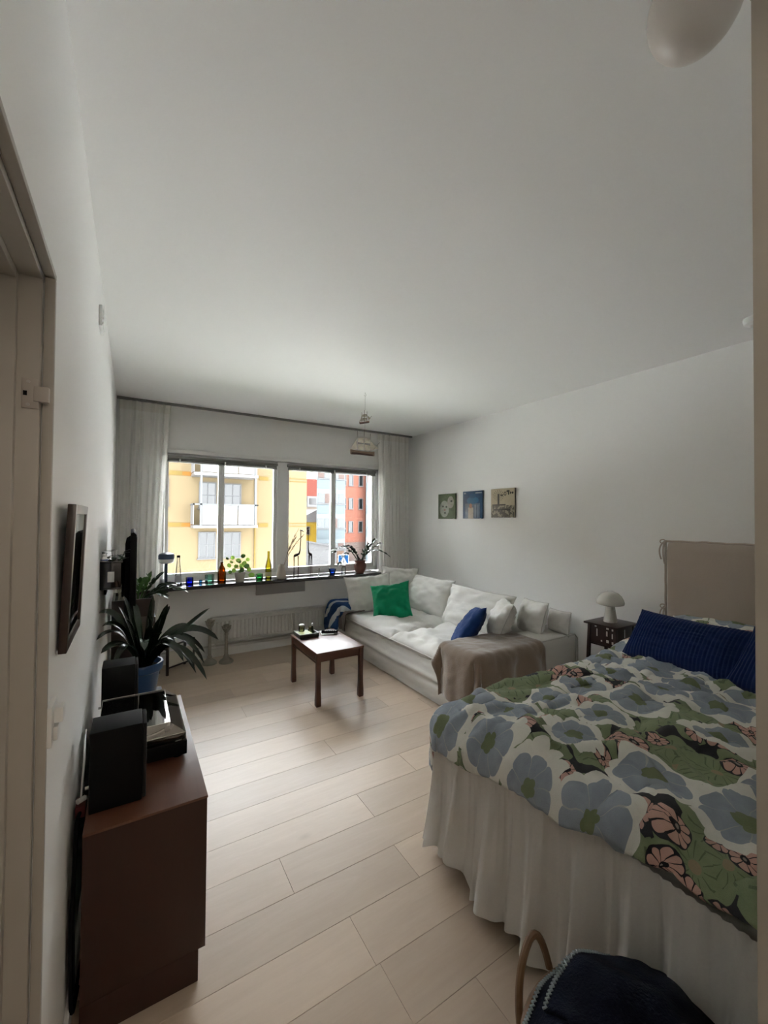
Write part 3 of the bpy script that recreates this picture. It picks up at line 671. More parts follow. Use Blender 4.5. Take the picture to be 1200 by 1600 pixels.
for x in (TX0+0.021, TX1-0.021):
    B('stretcher', M_teak, tab, (x-0.005, TY0+0.03, TZ-0.098, x+0.005, TY1-0.03, TZ-0.088), 0.002)
    for y in (TY0+0.021, TY1-0.021):
        m = MB(); prof = [(0.018, 0.0), (0.0205, 0.010), (0.0205, 0.05), (0.0175, 0.12), (0.0165, 0.22), (0.0175, 0.33), (0.0185, TZ-0.016)]
        vs = []; fs = []
        for k, (r, z) in enumerate(prof):
            vs += [(x-r, y-r, z), (x+r, y-r, z), (x+r, y+r, z), (x-r, y+r, z)]
            if k: fs += [((k-1)*4+i, (k-1)*4+(i+1) % 4, k*4+(i+1) % 4, k*4+i) for i in range(4)]
        fs += [(3, 2, 1, 0), tuple(len(vs)-4+i for i in range(4))]
        m.add(vs, fs).build('leg', M_teak, tab, bevel=0.003, ang=50)
# things on the table
M_paper = plain('white_paper', (0.72, 0.72, 0.70), 0.6, var=0.02)
M_boxg = plain('grey_green_lacquer', (0.055, 0.062, 0.045), 0.3)
tb_ = empty('tray', (1.355, 3.52, TZ), 'shallow dark grey-green tray holding small glasses on the table', 'tray')
B('tray_base', M_boxg, tb_, (1.265, 3.435, TZ, 1.445, 3.60, TZ+0.006), 0.001)
for a in ((1.265, 3.435, 1.445, 3.443), (1.265, 3.592, 1.445, 3.60), (1.265, 3.443, 1.273, 3.592), (1.437, 3.443, 1.445, 3.592)): B('tray_rim', M_boxg, tb_, (a[0], a[1], TZ+0.006, a[2], a[3], TZ+0.034), 0.001)
bk = empty('booklet', (1.34, 3.50, TZ+0.006), 'pale green booklet lying in the tray', 'book')
M_pg = plain('pale_green_cover', (0.42, 0.47, 0.26), 0.45)
B('pages', M_paper, bk, (1.275, 3.447, TZ+0.0075, 1.39, 3.585, TZ+0.028), 0.001); B('cover', M_pg, bk, (1.275, 3.446, TZ+0.028, 1.39, 3.586, TZ+0.0305), 0.0005); B('cover', M_pg, bk, (1.275, 3.446, TZ+0.006, 1.39, 3.586, TZ+0.0078), 0.0005)
M_yg = clear('olive_glass', (0.72, 0.72, 0.42), 1.0); M_cg = clear('clear_glass', (0.90, 0.93, 0.92), 1.2)
def vessel(name, mat, parent, prof, c, wall=0.003, n=24, pname='glass_body'):
    """hollow glass: outer then inner profile"""
    inner = [(max(r-wall, 0.001), z+ (wall if k == 0 else 0)) for k, (r, z) in enumerate(prof)][::-1]
    return LA(pname, mat, parent, prof + inner, c, n, ang=50)
def gthing(name, label, cat, c, group=None): return empty(name, c, label, cat, group)
j = gthing('glass_jar', 'small olive glass jar with white lid on the coffee table tray', 'jar', (1.325, 3.555, TZ+0.031))
vessel('jar', M_yg, j, [(0.024, 0), (0.027, 0.006), (0.027, 0.045), (0.022, 0.052)], (1.325, 3.555, TZ+0.0315)); LA('lid', M_white, j, [(0.023, 0.052), (0.024, 0.054), (0.024, 0.062), (0.018, 0.066)], (1.325, 3.555, TZ+0.0315), 20)
j = gthing('glass_bottle', 'slim green glass bottle with white cap on the coffee table tray', 'bottle', (1.405, 3.50, TZ+0.006))
vessel('b', clear('bottle_green', (0.28, 0.42, 0.22), 1.0), j, [(0.014, 0), (0.016, 0.004), (0.016, 0.05), (0.008, 0.07), (0.008, 0.085)], (1.405, 3.50, TZ+0.0065), 0.002, 18); LA('cap', M_white, j, [(0.0095, 0.082), (0.0095, 0.10), (0.007, 0.102)], (1.405, 3.50, TZ+0.0065), 16)
j = gthing('glass_tumbler', 'low amber glass tumbler at the back of the tray', 'glass', (1.415, 3.565, TZ+0.006))
vessel('t', clear('amber_pale_glass', (0.62, 0.55, 0.33), 1.0), j, [(0.016, 0), (0.021, 0.004), (0.024, 0.055)], (1.415, 3.565, TZ+0.0065), 0.002, 20); LA('candle_wax', M_paper, j, [(0.017, 0.004), (0.0185, 0.022)], (1.415, 3.565, TZ+0.0065), 16)
mg = empty('magazine', (1.545, 3.51, TZ), 'white magazine lying under the remote on the coffee table', 'magazine')
Mz = Matrix.Translation((1.545, 3.50, TZ)) @ Matrix.Rotation(math.radians(-14), 4, 'Z')
MB().box(-0.055, -0.07, 0.0008, 0.055, 0.07, 0.006, Mz).build('pages', M_paper, mg, bevel=0.0008); MB().box(-0.056, -0.071, 0.006, 0.056, 0.071, 0.0068, Mz).build('cover', plain('magazine_cover', (0.55, 0.55, 0.56), 0.35, var=0.15, scale=60), mg)
rm = empty('remote_control', (1.56, 3.46, TZ+0.007), 'black remote control resting on the white magazine', 'remote')
Mr = Matrix.Translation((1.565, 3.475, TZ+0.0072)) @ Matrix.Rotation(math.radians(62), 4, 'Z')
MB().box(-0.021, -0.075, 0, 0.021, 0.075, 0.018, Mr).build('body', M_dark, rm, bevel=0.005)
for a in range(3):
    for b_ in range(6): MB().box(-0.015+a*0.011, -0.06+b_*0.019, 0.0175, -0.008+a*0.011, -0.05+b_*0.019, 0.0195, Mr).build('button', plain('remote_button', (0.12, 0.12, 0.12), 0.5) if 'remote_button' not in bpy.data.materials else bpy.data.materials['remote_button'], rm)
# ================================================================== MEDIA CABINET
M_cab = wood('red_teak_shaded', (0.024, 0.0065, 0.0035), (0.042, 0.012, 0.0065), 'Z', 0.42)  # same teak as the top, darkened to hold the shade on the sides
M_cabtop = wood('red_teak_top', (0.085, 0.032, 0.018), (0.15, 0.062, 0.036), 'Y', 0.33)
CX0, CX1, CY0, CY1, CT = -0.105, 0.224, 1.435, 2.315, 0.58
cab = empty('media_cabinet', ((CX0+CX1)/2, (CY0+CY1)/2, 0), 'low reddish teak cabinet carrying the record player by the left wall', 'cabinet')
B('top', M_cabtop, cab, (CX0, CY0, CT-0.008, CX1, CY1, CT), 0.001)
for a, b2 in ((CY0+0.001, CY0+0.022), (CY1-0.022, CY1-0.001)): B('side', M_cab, cab, (CX0, a, 0.10, CX1-0.002, b2, CT-0.0085), 0.001)
B('back', M_cab, cab, (CX0, CY0+0.022, 0.10, CX0+0.012, CY1-0.022, CT-0.0085), 0)
B('bottom', M_cab, cab, (CX0+0.012, CY0+0.022, 0.10, CX1-0.02, CY1-0.022, 0.12), 0)
B('plinth', M_cab, cab, (CX0+0.0, CY0+0.001, 0.0, CX1-0.022, CY1-0.001, 0.0995), 0.002)
for i in range(2):
    a = CY0+0.024+i*0.418
    d = B('door', M_cab, cab, (CX1-0.020, a, 0.122, CX1-0.004, a+0.414, CT-0.025), 0.002)
    B('handle', M_cab, d, (CX1-0.004, a+(0.36 if i == 0 else 0.03), 0.30, CX1+0.010, a+(0.38 if i == 0 else 0.05), 0.42), 0.003)
# speakers
def speaker(x0, y0, x1, y1, h, label):
    s = empty('loudspeaker', ((x0+x1)/2, (y0+y1)/2, CT), label, 'speaker', 'black loudspeakers on the cabinet')
    B('body', M_black, s, (x0, y0, CT+0.003, x1-0.012, y1, CT+h), 0.004)
    B('grille', plain('speaker_cloth', (0.008, 0.008, 0.008), 0.95, bump=0.4, bscale=500) if 'speaker_cloth' not in bpy.data.materials else bpy.data.materials['speaker_cloth'], s, (x1-0.0115, y0+0.003, CT+0.006, x1, y1-0.003, CT+h-0.003), 0.006)
    for x in (x0+0.02, x1-0.03):
        for y in (y0+0.02, y1-0.02): LA('foot', M_dark, s, [(0.006, 0), (0.007, 0.004)], (x, y, CT), 10)
    LA('terminal', M_steel, s, [(0.005, 0), (0.005, 0.012)], (x0-0.012, y0+0.05, CT+0.06), 10, M=Matrix.Rotation(PI/2, 3, 'Y'))
speaker(-0.098, 1.515, 0.052, 1.635, 0.245, 'black box loudspeaker at the near end of the cabinet')
speaker(-0.100, 2.135, 0.036, 2.255, 0.245, 'black box loudspeaker in front of the blue plant pot')
# record player
tt = empty('record_player', (0.095, 1.95, CT), 'black record player under a clear dust cover on the cabinet', 'record player')
QX0, QX1, QY0, QY1 = -0.095, 0.190, 1.705, 2.085
B('plinth', M_black, tt, (QX0, QY0, CT+0.012, QX1, QY1, CT+0.062), 0.003)
for x in (QX0+0.03, QX1-0.03):
    for y in (QY0+0.03, QY1-0.03): LA('foot', M_dark, tt, [(0.016, 0), (0.018, 0.004), (0.016, 0.013)], (x, y, CT), 14)
pc = (0.04, 1.90, CT+0.062)
pf = LA('platter', M_steel, tt, [(0.128, 0.0), (0.128, 0.012), (0.12, 0.014)], pc, 40); LA('mat', M_dark, pf, [(0.12, 0.0141), (0.12, 0.0165)], pc, 40); LA('spindle', M_steel, pf, [(0.003, 0.0165), (0.003, 0.028)], pc, 10)
ta = TU('tonearm', M_steel, tt, [(0.15, 2.05, CT+0.082), (0.155, 1.92, CT+0.086), (0.13, 1.80, CT+0.082)], 0.004); LA('arm_base', M_dark, ta, [(0.02, 0), (0.02, 0.014), (0.010, 0.02)], (0.15, 2.05, CT+0.0622), 16); MB().box(0.12, 1.775, CT+0.076, 0.138, 1.805, CT+0.086).build('headshell', M_dark, ta, bevel=0.001)
M_cover = clear('smoked_cover', (0.62, 0.60, 0.57), 2.2, rough=0.03)
z0, z1 = CT+0.064, CT+0.135; ins = 0.055
o4 = [(QX0+0.004, QY0+0.004), (QX1-0.004, QY0+0.004), (QX1-0.004, QY1-0.004), (QX0+0.004, QY1-0.004)]; i4 = [(QX0+0.004, QY0+0.02), (QX1-ins, QY0+0.02), (QX1-ins, QY1-0.02), (QX0+0.004, QY1-0.02)]
cvm = MB(); vs = [(x, y, z0) for x, y in o4] + [(x, y, z0+0.028) for x, y in o4] + [(x, y, z1) for x, y in i4]
cvm.add(vs, [(i, (i+1) % 4, 4+(i+1) % 4, 4+i) for i in range(4)] + [(4+i, 4+(i+1) % 4, 8+(i+1) % 4, 8+i) for i in range(4)] + [(8, 9, 10, 11)])
dc = cvm.build('dust_cover', M_cover, tt, ang=10, solid=0.002)
ce = MB(); 
for q in (vs[4:8], vs[8:12]): ce.tube(q, 0.0012, 5, closed=True)
ce.build('cover_edge', plain('acrylic_edge', (0.75, 0.72, 0.65), 0.15), dc)
# cables on the left
wc = TU('white_cable', M_white, None, [(-0.122, 1.60, 0.596), (-0.122, 1.63, 0.64), (-0.120, 1.66, 0.69), (-0.124, 1.72, 0.72), (-0.130, 1.85, 0.70), (-0.131, 2.0, 0.62), (-0.131, 2.1, 0.50)], 0.0028, 6); tag(wc, 'white cable running up the wall behind the near loudspeaker', 'cable')
pg = empty('power_plug', (-0.115, 1.60, CT), 'white plug on a dark red adapter lying behind the near loudspeaker', 'plug')
MB().box(-0.135, 1.57, CT-0.03, -0.108, 1.63, CT+0.006).build('adapter', plain('dark_red_plastic', (0.09, 0.014, 0.014), 0.4), pg, bevel=0.004)
MB().tube([(-0.130, 1.585, CT+0.014), (-0.112, 1.60, CT+0.014)], 0.008, 10).build('plug_body', M_white, pg)
random.seed(6)
for i, lb in enumerate(('black cable looping down the wall behind the cabinet, thickest', 'thin black cable hanging behind the cabinet nearest the wall', 'black cable hanging down by the cabinet corner near the door frame')):
    o = random.uniform(-0.006, 0.006)
    pth = [(-0.122, 1.60+0.04*i, 0.56), (-0.128+o, 1.50+0.03*i, 0.585-0.012*i), (-0.126+o, 1.44+0.015*i, 0.50), (-0.125-o, 1.43+0.02*i, 0.30), (-0.124, 1.45+0.03*i, 0.06), (-0.12, 1.62+0.05*i, 0.012)]
    sm = []
    for k in range(len(pth)-1):
        for q in range(6): sm.append(Vector(pth[k]).lerp(Vector(pth[k+1]), q/6))
    for _ in range(3): sm = [sm[0]] + [(sm[k-1]+sm[k]*2+sm[k+1])/4 for k in range(1, len(sm)-1)] + [sm[-1]]
    tag(TU('black_cable', M_dark, None, sm, 0.0052 if i == 0 else 0.0036, 6), lb, 'cable', 'cables behind the cabinet')
# framed picture
pf_ = empty('picture_frame', (-0.125, 1.29, 1.17), 'dark wood framed glazed picture hanging on the left wall', 'picture')
M_pf = wood('picture_frame_wood', (0.014, 0.006, 0.0045), (0.026, 0.011, 0.008), 'Z', 0.3)
tilt = Matrix.Translation((XL+0.004, 0, 1.17)) @ Matrix.Rotation(math.radians(2.2), 4, 'Y') @ Matrix.Translation((0, 0, -1.17))
PY0, PY1, PZ0, PZ1 = 1.155, 1.44, 1.172, 1.508
for a in ((PY0, PZ0, PY0+0.022, PZ1), (PY1-0.022, PZ0, PY1, PZ1), (PY0+0.022, PZ0, PY1-0.022, PZ0+0.022), (PY0+0.022, PZ1-0.022, PY1-0.022, PZ1)):
    MB().box(0.0, a[0], a[1], 0.016, a[2], a[3], tilt).build('frame_side', M_pf, pf_, bevel=0.002)
ta_ = NT('dark_print'); n_ = ta_.noise(ta_.coord('Object'), 9, 4); ta_.pb(ta_.ramp(n_, [(0.35, (0.02, 0.02, 0.02)), (0.6, (0.16, 0.15, 0.14)), (0.7, (0.42, 0.40, 0.37))]), 0.6)
MB().box(0.006, PY0+0.02, PZ0+0.02, 0.010, PY1-0.02, PZ1-0.02, tilt).build('print', ta_.m, pf_)
MB().box(0.011, PY0+0.02, PZ0+0.02, 0.013, PY1-0.02, PZ1-0.02, tilt).build('glazing', M_cg, pf_)
# television on a wall arm
tv = empty('television', (0.0, 3.1, 0.76), 'flat black television seen edge-on, on a wall arm above the plants', 'television')
MB().prism([(-0.004, 2.70, 0.785), (0.026, 2.70, 0.785), (0.026, 2.70, 1.375), (0.012, 2.70, 1.392), (-0.004, 2.70, 1.385)], (0, 0.88, 0)).build('panel', M_black, tv, bevel=0.003)
B('screen', plain('screen_glass', (0.004, 0.004, 0.005), 0.12), tv, (0.0255, 2.715, 0.80, 0.028, 3.565, 1.362), 0)
MB().prism([(-0.030, 2.80, 0.84), (-0.004, 2.78, 0.80), (-0.004, 2.78, 1.345), (-0.030, 2.80, 1.325)], (0, 0.70, 0)).build('back_cover', M_dark, tv, bevel=0.004)
am = B('mount_plate', M_dark, tv, (-0.048, 3.02, 0.98, -0.030, 3.24, 1.20), 0.003); TU('arm', M_dark, tv, [(-0.045, 3.13, 1.09), (-0.085, 3.22, 1.09), (XL+0.012, 3.10, 1.09)], 0.018, 10); B('wall_plate', M_dark, tv, (XL+0.001, 3.03, 1.0, XL+0.014, 3.17, 1.18), 0.002)
# black glossy wall planter with plant
M_gl = plain('black_gloss', (0.008, 0.008, 0.009), 0.08)
bx = empty('wall_planter', (-0.093, 2.72, 1.10), 'glossy black box planter fixed to the left wall behind the television', 'planter')
pm = MB(); pm.box(XL+0.001, 2.62, 1.09, -0.045, 2.84, 1.098)
for a in ((XL+0.001, 2.62, -0.045, 2.628), (XL+0.001, 2.832, -0.045, 2.84), (XL+0.001, 2.628, XL+0.009, 2.832), (-0.053, 2.628, -0.045, 2.832)): pm.box(a[0], a[1], 1.098, a[2], a[3], 1.232)
pm.build('box', M_gl, bx, bevel=0.002); B('label_plate', M_white, bx, (-0.105, 2.6175, 1.13, -0.075, 2.6198, 1.185), 0.001)
B('rim', M_gl, bx, (XL+0.001, 2.612, 1.232, -0.038, 2.62, 1.240), 0.001); B('soil', plain('soil', (0.02, 0.014, 0.01), 0.95), bx, (XL+0.01, 2.63, 1.19, -0.055, 2.83, 1.20), 0)
M_leafd = leafmat('leaf_dark', (0.020, 0.050, 0.014), 0.28); M_leafm = leafmat('leaf_mid', (0.06, 0.14, 0.03), 0.35, 0.3); M_leafl = leafmat('leaf_light', (0.22, 0.36, 0.06), 0.4, 0.5)
M_stem = leafmat('stem_green', (0.06, 0.10, 0.03), 0.5)
def oval_leaf(m, base, tip, width, nrm=(0, 0, 1), n=6, cup=0.15):
    base = Vector(base); tip = Vector(tip); ax = tip-base; L = ax.length; ax = ax/L; nv = Vector(nrm); sd = ax.cross(nv); sd = sd.normalized() if sd.length > 1e-4 else ax.orthogonal().normalized(); nn = sd.cross(ax)
    vs = []; fs = []
    for k in range(n+1):
        t = k/n; w = width/2*math.sin(PI*min(1, t*0.96+0.02))**0.75; p = base+ax*L*t - nn*(0.10*L*t*t)
        vs += [p - sd*w + nn*w*cup, p, p + sd*w + nn*w*cup]
        if k: a = (k-1)*3; fs += [(a, a+1, a+4, a+3), (a+1, a+2, a+5, a+4)]
    m.add(vs, fs)
def round_leaf(m, c, nrm, r):
    c = Vector(c); nv = Vector(nrm).normalized(); a = nv.orthogonal().normalized(); b_ = nv.cross(a); n = 14
    m.add([c - nv*r*0.12] + [c + (a*math.cos(2*PI*i/n) + b_*math.sin(2*PI*i/n))*r for i in range(n)], [(0, 1+i, 1+(i+1) % n) for i in range(n)])
random.seed(21)
for i in range(7):
    m = MB(); b0 = Vector((-0.10+random.uniform(-0.02, 0.03), 2.68+random.uniform(0, 0.12), 1.19)); t0 = b0 + Vector((random.uniform(-0.03, 0.06), random.uniform(-0.05, 0.05), random.uniform(0.05, 0.10)))
    m.tube([b0, t0], 0.0015, 5)
    for q in range(3): oval_leaf(m, t0, t0+Vector((random.uniform(-0.035, 0.045), random.uniform(-0.05, 0.04), random.uniform(-0.01, 0.03))), 0.03)
    m.build('sprig', M_leafd, bx)
sh = empty('ceramic_figurine', (-0.118, 2.64, 1.24), 'small blue and white figurine on the rim of the black planter', 'figurine')
LA('body', M_white, sh, [(0.012, 0), (0.016, 0.008), (0.012, 0.02), (0.009, 0.026), (0.012, 0.034), (0.006, 0.042)], (-0.120, 2.622, 1.2405), 14); LA('band', plain('cobalt_band', (0.02, 0.06, 0.25), 0.3), sh, [(0.0165, 0.006), (0.0165, 0.012)], (-0.120, 2.622, 1.2405), 14)
# tall brown planter cabinet behind the television
pcb = empty('plant_cabinet', (0.015, 3.9, 0), 'dark brown wooden plant cabinet behind the television near the window', 'cabinet')
M_dkbr = wood('dark_brown_wood', (0.014, 0.006, 0.005), (0.030, 0.013, 0.010), 'Z', 0.35)
B('carcass', M_dkbr, pcb, (-0.12, 3.70, 0.06, 0.16, 4.10, 0.70), 0.004); B('plinth', M_dkbr, pcb, (-0.10, 3.72, 0.0, 0.14, 4.08, 0.06), 0)
for a in ((-0.12, 3.70, 0.16, 3.715), (-0.12, 4.085, 0.16, 4.10), (-0.12, 3.715, -0.105, 4.085), (0.145, 3.715, 0.16, 4.085)): B('trough_side', M_dkbr, pcb, (a[0], a[1], 0.70, a[2], a[3], 0.84), 0.002)
B('door', M_dkbr, pcb, (0.16, 3.71, 0.08, 0.172, 4.09, 0.69), 0.002); B('soil', bpy.data.materials['soil'], pcb, (-0.104, 3.716, 0.701, 0.144, 4.084, 0.815), 0)
def zz_stem(m, base, tip, n, ll, lw, sag=0.1, seed=0):
    rnd_ = random.Random(seed); b0 = Vector(base); t0 = Vector(tip); mid = (b0+t0)/2 + Vector((0, 0, sag)); P = bez(b0, mid, t0, 14)
    m.tube(P, [0.006*(1-0.6*k/14)*ll/0.05 for k in range(15)], 6)
    for k in range(n):
        t = 0.32 + 0.68*k/(n-1); i = min(13, int(t*14)); p = P[i].lerp(P[i+1], t*14-i); d = (P[i+1]-P[i]).normalized()
        sd = d.cross(Vector((0, 0, 1))); sd = sd.normalized() if sd.length > 0.1 else Vector((1, 0, 0))
        for s in (-1, 1):
            v = (d*0.75 + sd*s*0.8 + Vector((rnd_.uniform(-.2, .2), rnd_.uniform(-.2, .2), rnd_.uniform(-0.1, 0.45)))).normalized()
            oval_leaf(m, p, p+v*ll*rnd_.uniform(0.8, 1.1), lw*rnd_.uniform(0.85, 1.1), nrm=(rnd_.uniform(-.3, .3), -0.6, 0.8))
    oval_leaf(m, t0, t0+d*ll, lw)
zzp = empty('zz_plant', (0.06, 3.9, 0.70), 'glossy leafy plant growing out of the brown plant cabinet', 'plant')
for k, (b0, t0, n, sg) in enumerate((((0.07, 3.85, 0.815), (0.12, 3.82, 0.99), 5, 0.02), ((0.09, 3.86, 0.815), (0.36, 3.80, 0.875), 7, 0.09), ((0.10, 3.88, 0.815), (0.27, 3.75, 0.93), 6, 0.06), ((0.05, 3.85, 0.815), (0.06, 3.80, 0.95), 5, 0.02), ((0.08, 3.84, 0.815), (0.19, 3.78, 1.0), 5, 0.04), ((0.11, 3.86, 0.815), (0.22, 3.76, 0.85), 5, 0.05))):
    m = MB(); zz_stem(m, b0, t0, n, 0.062, 0.030, sg, k); m.build('frond', M_leafm if k in (0, 3) else M_leafd, zzp)
random.seed(9)
dg = empty('dry_stems', (-0.06, 3.85, 0.70), 'bundle of dry pale stems sticking out of the plant cabinet by the wall', 'dried stems')
for i in range(14):
    b0 = Vector((-0.085+random.uniform(0, 0.06), 3.80+random.uniform(-0.05, 0.08), 0.816)); TU('stem', plain('dry_stem', (0.30, 0.26, 0.20), 0.8) if 'dry_stem' not in bpy.data.materials else bpy.data.materials['dry_stem'], dg, bez(b0, b0+Vector((0.01, 0, 0.1)), b0+Vector((random.uniform(-0.03, 0.06), random.uniform(-0.05, 0.05), random.uniform(0.10, 0.24))), 5), 0.0028, 5)
# black stool with blue pot and clivia
st_ = empty('plant_stand', (0.055, 2.5, 0), 'black plant stand with thin legs behind the cabinet', 'stand')
B('stand_top', M_black, st_, (-0.055, 2.40, 0.515, 0.155, 2.61, 0.535), 0.003)
for x in (-0.042, 0.125):
    for y in (2.415, 2.58): B('leg', M_black, st_, (x, y, 0, x+0.016, y+0.016, 0.515), 0.002)
M_bpot = plain('blue_glaze', (0.030, 0.085, 0.21), 0.3, var=0.04)
pot = empty('blue_plant_pot', (0.055, 2.5, 0.535), 'blue glazed flower pot holding the long-leaved plant on the stand', 'pot')
vessel('pot', M_bpot, pot, [(0.062, 0.0), (0.066, 0.006), (0.086, 0.135), (0.098, 0.142), (0.103, 0.175), (0.099, 0.182)], (0.055, 2.5, 0.5355), 0.008, 36, 'pot_body'); LA('soil', bpy.data.materials['soil'], pot, [(0.08, 0.148), (0.082, 0.155)], (0.055, 2.5, 0.5355), 24)
cl = empty('clivia_plant', (0.055, 2.5, 0.69), 'dark plant with long arching strap leaves in the blue pot', 'plant')
def strap(m, base, ctrl, tip, w, n=14, roll=0.0):
    P = bez(base, ctrl, tip, n); vs = []; fs = []
    for k, p in enumerate(P):
        t = k/n; d = (P[min(k+1, n)]-P[max(k-1, 0)]).normalized(); sd = d.cross(Vector((0.15, -0.5, 1))); sd = sd.normalized() if sd.length > 1e-3 else Vector((1, 0, 0)); nn = sd.cross(d)
        sd = sd*math.cos(roll) + nn*math.sin(roll); nn = sd.cross(d)
        ww = w/2*(0.75+0.35*t if t < 0.6 else (0.96)*math.sqrt(max(0.0, 1-((t-0.6)/0.4)**2.4))+0.02)
        vs += [p-sd*ww+nn*ww*0.35, p, p+sd*ww+nn*ww*0.35]
        if k: a = (k-1)*3; fs += [(a, a+1, a+4, a+3), (a+1, a+2, a+5, a+4)]
    m.add(vs, fs)
M_cliv = leafmat('clivia_leaf', (0.010, 0.021, 0.010), 0.22)
C0 = Vector((0.06, 2.5, 0.69))
LV = [((-0.03, 2.40, 1.09), 0.05, 0.036), ((-0.135, 2.52, 0.99), 0.20, 0.036), ((-0.136, 2.40, 0.885), 0.20, 0.036), ((0.17, 2.45, 1.02), -0.02, 0.040), ((0.385, 2.50, 0.965), 0.02, 0.036), ((0.42, 2.42, 0.80), 0.24, 0.042), ((0.345, 2.30, 0.635), 0.28, 0.036),
      ((0.31, 2.42, 0.76), 0.22, 0.036), ((0.105, 2.55, 1.05), 0.0, 0.036), ((0.085, 2.38, 0.985), 0.05, 0.040), ((-0.115, 2.36, 0.83), 0.16, 0.036), ((-0.02, 2.36, 0.98), 0.10, 0.040), ((0.29, 2.60, 0.86), 0.12, 0.036), ((-0.125, 2.62, 0.90), 0.18, 0.036),
      ((0.22, 2.20, 0.80), 0.20, 0.040), ((0.06, 2.24, 0.85), 0.18, 0.040), ((0.20, 2.75, 0.95), 0.05, 0.036), ((0.02, 2.72, 0.99), 0.08, 0.036), ((0.34, 2.36, 0.70), 0.30, 0.034), ((0.27, 2.28, 0.74), 0.22, 0.036), ((-0.06, 2.26, 0.80), 0.2, 0.036), ((0.13, 2.30, 0.90), 0.12, 0.04), ((0.38, 2.55, 0.82), 0.2, 0.034), ((0.36, 2.48, 0.72), 0.26, 0.030), ((0.30, 2.35, 0.66), 0.26, 0.030), ((0.20, 2.36, 0.84), 0.14, 0.034), ((-0.05, 2.44, 1.03), 0.06, 0.032), ((0.14, 2.42, 0.96), 0.04, 0.036), ((-0.10, 2.42, 0.95), 0.15, 0.032), ((0.25, 2.45, 0.70), 0.24, 0.030)]
for k, (tp, sg, w) in enumerate(LV):
    tp = Vector(tp); mid = C0.lerp(tp, 0.5) + Vector((0, 0, sg)); m = MB(); strap(m, C0+Vector(((tp.x-C0.x)*0.06, (tp.y-C0.y)*0.06, 0)), mid, tp, w, roll=0.25*math.sin(k*2.1)); m.build('leaf', M_cliv, cl, ang=180, recalc=False)
# low dark rack with cream panel near the radiator
rk_ = empty('low_rack', (0.43, 4.42, 0), 'low dark wooden frame with a cream panel standing on the floor by the candlesticks', 'rack')
A_, Bp = Vector((0.30, 4.30, 0)), Vector((0.555, 4.47, 0)); dr = (Bp-A_).normalized(); nr = Vector((-dr.y, dr.x, 0)); MR = Matrix(((dr.x, nr.x, 0, A_.x), (dr.y, nr.y, 0, A_.y), (0, 0, 1, 0), (0, 0, 0, 1))); Lr = (Bp-A_).length
for x in (0, Lr-0.02):
    MB().box(x, 0, 0, x+0.02, 0.02, 0.285, MR).build('post', M_dkbr, rk_, bevel=0.002)
for z in (0.262, 0.06): MB().box(0.02, 0.004, z, Lr-0.02, 0.018, z+0.014, MR).build('rail', M_dkbr, rk_, bevel=0.001)
MB().box(0.02, 0.008, 0.075, Lr-0.02, 0.014, 0.215, MR).build('cream_panel', plain('cream_board', (0.58, 0.54, 0.46), 0.6, var=0.02), rk_)
MB().box(0.0, 0.018, 0.235, 0.02, 0.12, 0.25, MR).build('side_rail', M_dkbr, rk_); MB().box(Lr-0.02, 0.018, 0.235, Lr, 0.12, 0.25, MR).build('side_rail', M_dkbr, rk_)
for x in (0, Lr-0.02): MB().box(x, 0.12, 0, x+0.02, 0.14, 0.285, MR).build('post', M_dkbr, rk_, bevel=0.002)
# candlesticks
M_stone = plain('weathered_stoneware', (0.27, 0.245, 0.20), 0.75, var=0.25, scale=30, bump=0.4, bscale=60)
def candlestick(x, y, h, label):
    c = empty('candlestick', (x, y, 0), label, 'candlestick', 'stoneware candlesticks by the radiator')
    LA('base', M_stone, c, [(0.070, 0.0), (0.072, 0.012), (0.060, 0.026), (0.036, 0.044), (0.024, 0.060)], (x, y, 0), 26)
    LA('stem', M_stone, c, [(0.022, 0.052), (0.026, 0.068), (0.018, 0.085), (0.0165, h*0.45), (0.014, h*0.70), (0.020, h*0.75), (0.015, h*0.79)], (x, y, 0), 20)
    LA('cup', M_stone, c, [(0.014, h*0.785), (0.030, h*0.85), (0.042, h*0.905), (0.038, h*0.915), (0.015, h*0.90)], (x, y, 0), 24, fn=lambda a, k: 1+0.10*abs(math.sin(a*3)) if k in (1, 2, 3) else 1)
    p = MB()
    for i in range(6):
        a = i*PI/3; p.tube(bez((x+0.012*math.cos(a), y+0.012*math.sin(a), h*0.89), (x+0.030*math.cos(a), y+0.030*math.sin(a), h*0.93), (x+0.046*math.cos(a), y+0.046*math.sin(a), h*0.965), 5), [0.012, 0.013, 0.013, 0.012, 0.009, 0.004], 6)
    p.lathe([(0.016, h*0.89), (0.026, h*0.95), (0.022, h), (0.010, h*0.985)], (x, y, 0), 14, fn=lambda a, k: 1+0.18*abs(math.sin(a*2.5)))
    p.build('petals', M_stone, c)
candlestick(0.69, 4.455, 0.45, 'taller weathered stoneware candlestick on the floor by the radiator')
candlestick(0.842, 4.415, 0.385, 'shorter weathered stoneware candlestick on the floor by the radiator')
